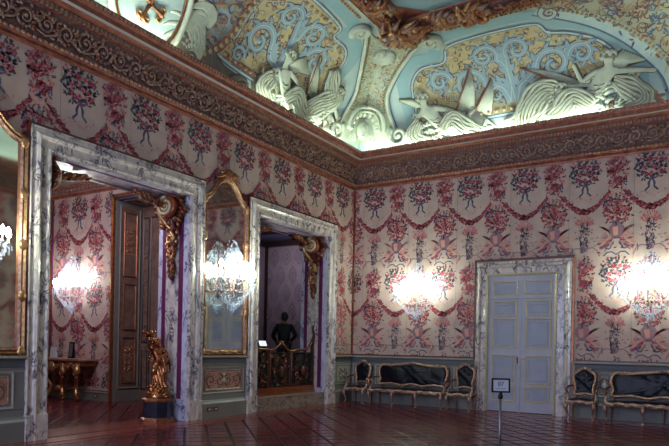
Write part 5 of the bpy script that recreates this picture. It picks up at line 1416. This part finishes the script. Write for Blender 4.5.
slump = {k: (v[0]*.9, v[1]*.72+.2, v[2]) for k, v in sit.items()}; slump.update(head=(.42, 1.02, .5), neck=(.36, .95, .4))
stucco('stucco_figure', 'B', 5.55, 'draped stucco figure bent over the cornice left of the winged one with the outstretched arm', slump, 1.2, 1, None,
       [dict(p=[(.3, 1.0, .4), (0, 1.05, .55), (-.35, .7, .5), (-.5, .25, .4)], w=.5, n=8), dict(p=[(.5, .8, .35), (.6, .5, .4), (.5, .15, .3)], w=.4, n=6)])
stucco('stucco_child', 'B', 7.55, 'small stucco child beside the outstretched arm, low under the arched band', child, .9, -1)
stucco('stucco_figure', 'L', 2.55, 'stucco figure reclining nearest the corner on the long side of the cove', {k: (-v[0], v[1], v[2]) for k, v in recl.items()}, 1.3, -1, None,
       [dict(p=[(.7, 1.5, .25), (.3, 1.2, .35), (-.2, .9, .5), (-.6, .5, .4)], w=.4, n=7), dict(p=[(-.2, 1.9, .2), (.1, 1.5, .3), (.5, 1.2, .3)], w=.35, n=6)])
stucco('stucco_figure', 'L', 3.85, 'winged stucco figure facing the corner, above the pier mirror', {k: (v[0]*.95, v[1]*1.05, v[2]) for k, v in recl.items()}, 1.3, -1, [((-.5, 1.2), (-.3, 1.9)), ((-.4, 1.2), (.25, 1.75))],
       [dict(p=[(-.1, .5, .45), (.25, .8, .6), (.6, .5, .5), (1.0, .3, .35)], w=.4, n=6), dict(p=[(-.7, .95, .35), (-.95, .6, .4), (-.6, .3, .3)], w=.35, n=6)])
stucco('stucco_child', 'L', 4.55, 'small stucco child seated at the left end of the figures above the pier mirror', child, 1.0, 1)
stucco('stucco_child', 'L', 1.95, 'small stucco child low beside the scroll of the corner cartouche', child, .85, -1)
def flag(side, u0, a0, u1, a1, w_, label):
    p0 = Vector(cove(side, u0, a0, .02)); e = empty('stucco_banner', p0, label, 'stucco banner')
    g = lambda u, a, h: Vector(cove(side, u, a, .014+.2*max(0, h)))-p0
    m = MB(); m.tube([(u0, a0, .2), (u1, a1, .2)], .025, 'rust', 6); m.ball((u1, a1, .2), (.04, .07, .04), 'ochd', 6, 5); lobj(m.remap(g), 'pole', e)
    m = MB(); n = 9
    for q in range(n):
        t = q/(n-1); bx, ba = u0+w_*(.15+1.0*t), a0+.05-.12*t+.03*(q % 2)
        P_ = [(u1+.01, a1-.04, .1), ((u1+bx)/2+w_*.10*t, (a1+ba)/2+.05*t, .14), (bx, ba, .1)]
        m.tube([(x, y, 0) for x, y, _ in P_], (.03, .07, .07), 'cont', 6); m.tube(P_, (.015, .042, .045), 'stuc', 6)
    lobj(m.remap(g), 'cloth', e)
flag('B', 3.25, .9, 3.85, 2.0, .42, 'stucco banner on a slanting pole behind the knees of the figure right of the cartouche')
flag('B', 3.75, .8, 4.35, 1.65, .35, 'lower of the two slanting stucco banners left of the blue scrolls')
flag('B', 6.1, 1.1, 5.05, 1.75, .3, 'stucco banner folded over the draped bent figure')
flag('L', 3.2, 1.0, 3.5, 2.0, -.4, 'stucco banner rising between the figures above the pier mirror')
e = empty('stucco_sheaf', cove('B', 3.85, .35, .1), 'fan-shaped stucco sheaf lying on the cornice below the two banners', 'stucco sheaf')
p0 = Vector(e.location); g = lambda u, a, h: Vector(cove('B', u, a, .015+.22*max(0, h)))-p0
m = MB()
for q in range(15):
    a = 3.5+(q-7)*.17+.7
    for dz, rr, mt in ((0, .05, 'cont'), (.16, .032, 'stuc')): m.tube([(3.75, .95, dz), (3.92+.3*cos(a), .80+.26*sin(a), dz*1.2), (4.0+.55*cos(a), .72+.46*sin(a), dz)], (rr*.8, rr, rr*.7), mt, 6)
lobj(m.remap(g), 'stalks', e); m = MB(); m.ball((3.76, .95, .15), (.12, .1, .12), 'stuc', 10, 6); m.tube([(3.66, .9, .25), (3.78, .95, .3), (3.88, 1.0, .25)], .015, 'cont', 5); lobj(m.remap(g), 'binding', e)

# ------------------------------------------------------------------ gilt ceiling frame
m = MB(); ZF = CZ+CRZ; o0 = 2.40
PF = [(0, .0), (.0, -.06), (.05, -.10), (.10, -.06), (.16, -.05), (.22, -.11), (.40, -.16), (.52, -.11), (.55, -.06), (.60, -.10), (.66, -.06), (.70, -.02), (.72, .03)]
MT = ['gilt', 'gilt', 'gold', 'corn', 'corn', 'corn', 'frie', 'corn', 'corn', 'gold', 'corn', 'gilt']
for i in range(len(PF)-1):
    (a, za), (b, zb) = PF[i], PF[i+1]
    ra = [(o0+a, -o0-a), (RX-o0-a, -o0-a), (RX-o0-a, RY+o0+a), (o0+a, RY+o0+a)]; rb_ = [(o0+b, -o0-b), (RX-o0-b, -o0-b), (RX-o0-b, RY+o0+b), (o0+b, RY+o0+b)]
    for k in range(4):
        j = (k+1) % 4; m.quad([(*ra[k], ZF+za), (*ra[j], ZF+za), (*rb_[j], ZF+zb), (*rb_[k], ZF+zb)], MT[i])
fo = m.obj('trim_12', kind='structure', label='heavy gilt carved frame of the flat ceiling')
m = MB(); q = o0+.05
for k in range(90): m.ball((o0+.03+.085*k, -o0-.03, ZF-.09), (.035, .03, .03), 'gilt', 6, 4)
for k in range(90): m.ball((o0+.03, -o0-.03-.085*k, ZF-.09), (.03, .035, .03), 'gilt', 6, 4)
for k in range(60): m.ball((o0+.7+.085*k, -o0-.62, ZF-.09), (.03, .025, .025), 'gilt', 6, 4)
r = random.Random(12)
for side in range(2):
    T_ = (lambda u, v, z: (o0+u, -o0-v, ZF+z)) if side == 0 else (lambda u, v, z: (o0+v, -o0-u, ZF+z))
    u = .9
    while u < (5.2 if side == 0 else 8):
        m.tube([T_(u+x, .37+y*.9, -.17) for x, y, _ in spiral(0, 0, .13, .03, (pi/2)*(1 if int(u*10) % 2 else -1), 1.3, 14)], (.035, .02), 'gilt', 6)
        for q in range(6):
            a = r.random()*6.28; m.tube([T_(u+.1*cos(a), .36+.08*sin(a), -.14), T_(u+.16*cos(a), .36+.13*sin(a), -.22), T_(u+.2*cos(a+.5), .36+.16*sin(a+.5), -.15)], (.025, .035, .01), r.choice(['gilt', 'corn', 'scro']), 5)
        u += .27
m.obj('frame_carving', fo)
def boss(cx, cy, ang, s, label, n=26, seed=1):
    """big curling acanthus cluster fixed on the ceiling frame"""
    e = empty('carved_boss', (cx, cy, ZF-.08), label, 'ceiling ornament'); r = random.Random(seed)
    Tm = lambda u, v, z: (s*(u*cos(ang)-v*sin(ang)), s*(u*sin(ang)+v*cos(ang)), s*z)
    m = MB()
    for sg in (-1, 1):
        m.tube([Tm(sg*.28+x, .1+y, -.12) for x, y, _ in spiral(0, 0, .22, .03, pi/2, sg*1.7, 26)], (.06, .03), 'gold', 8)
        m.tube(spline([Tm(sg*.5, .35, -.05), Tm(sg*.25, .38, -.18), Tm(sg*.08, .15, -.2), Tm(sg*.12, -.25, -.12), Tm(sg*.4, -.42, -.08)], 6), (.05, .08, .07, .04), 'gilt', 8)
    lobj(m, 'volutes', e); m = MB()
    for q in range(n):
        a = r.random()*6.28; rr = r.uniform(.1, .55)
        m.tube([Tm(rr*.5*cos(a), rr*.5*sin(a), -.06), Tm(rr*cos(a+.2), rr*sin(a+.2), -.2), Tm(rr*1.25*cos(a+.5), rr*1.25*sin(a+.5), -.08)], (.05, .06, .015), r.choice(['gilt', 'scro', 'scro', 'gold']), 6)
    m.ball(Tm(0, 0, -.15), .1*s, 'gold', 10, 6); lobj(m, 'leafage', e)
    return e
boss(o0+.45, -o0-.45, radians(-45), 1.05, 'largest gilt carved boss, at the corner of the ceiling frame', 60)
boss(o0+1.5, -o0-.5, 0, .6, 'gilt carved boss on the ceiling frame, right of the corner boss', 30, 2)
boss(o0+2.15, -o0-.42, 0, .75, 'gilt carved boss with two curled leaves midway along the ceiling frame', 30, 3)
boss(o0+.5, -o0-1.65, radians(90), .6, 'gilt carved boss on the ceiling frame, at the top edge left of the corner boss', 30, 4)
m = MB(); m.quad([(o0+.5, -o0-1.5, ZF-.02), (o0+.5, -o0-.5, ZF-.02), (o0+1.5, -o0-.5, ZF-.02)], 'corn'); m.obj('corner_panel', fo)
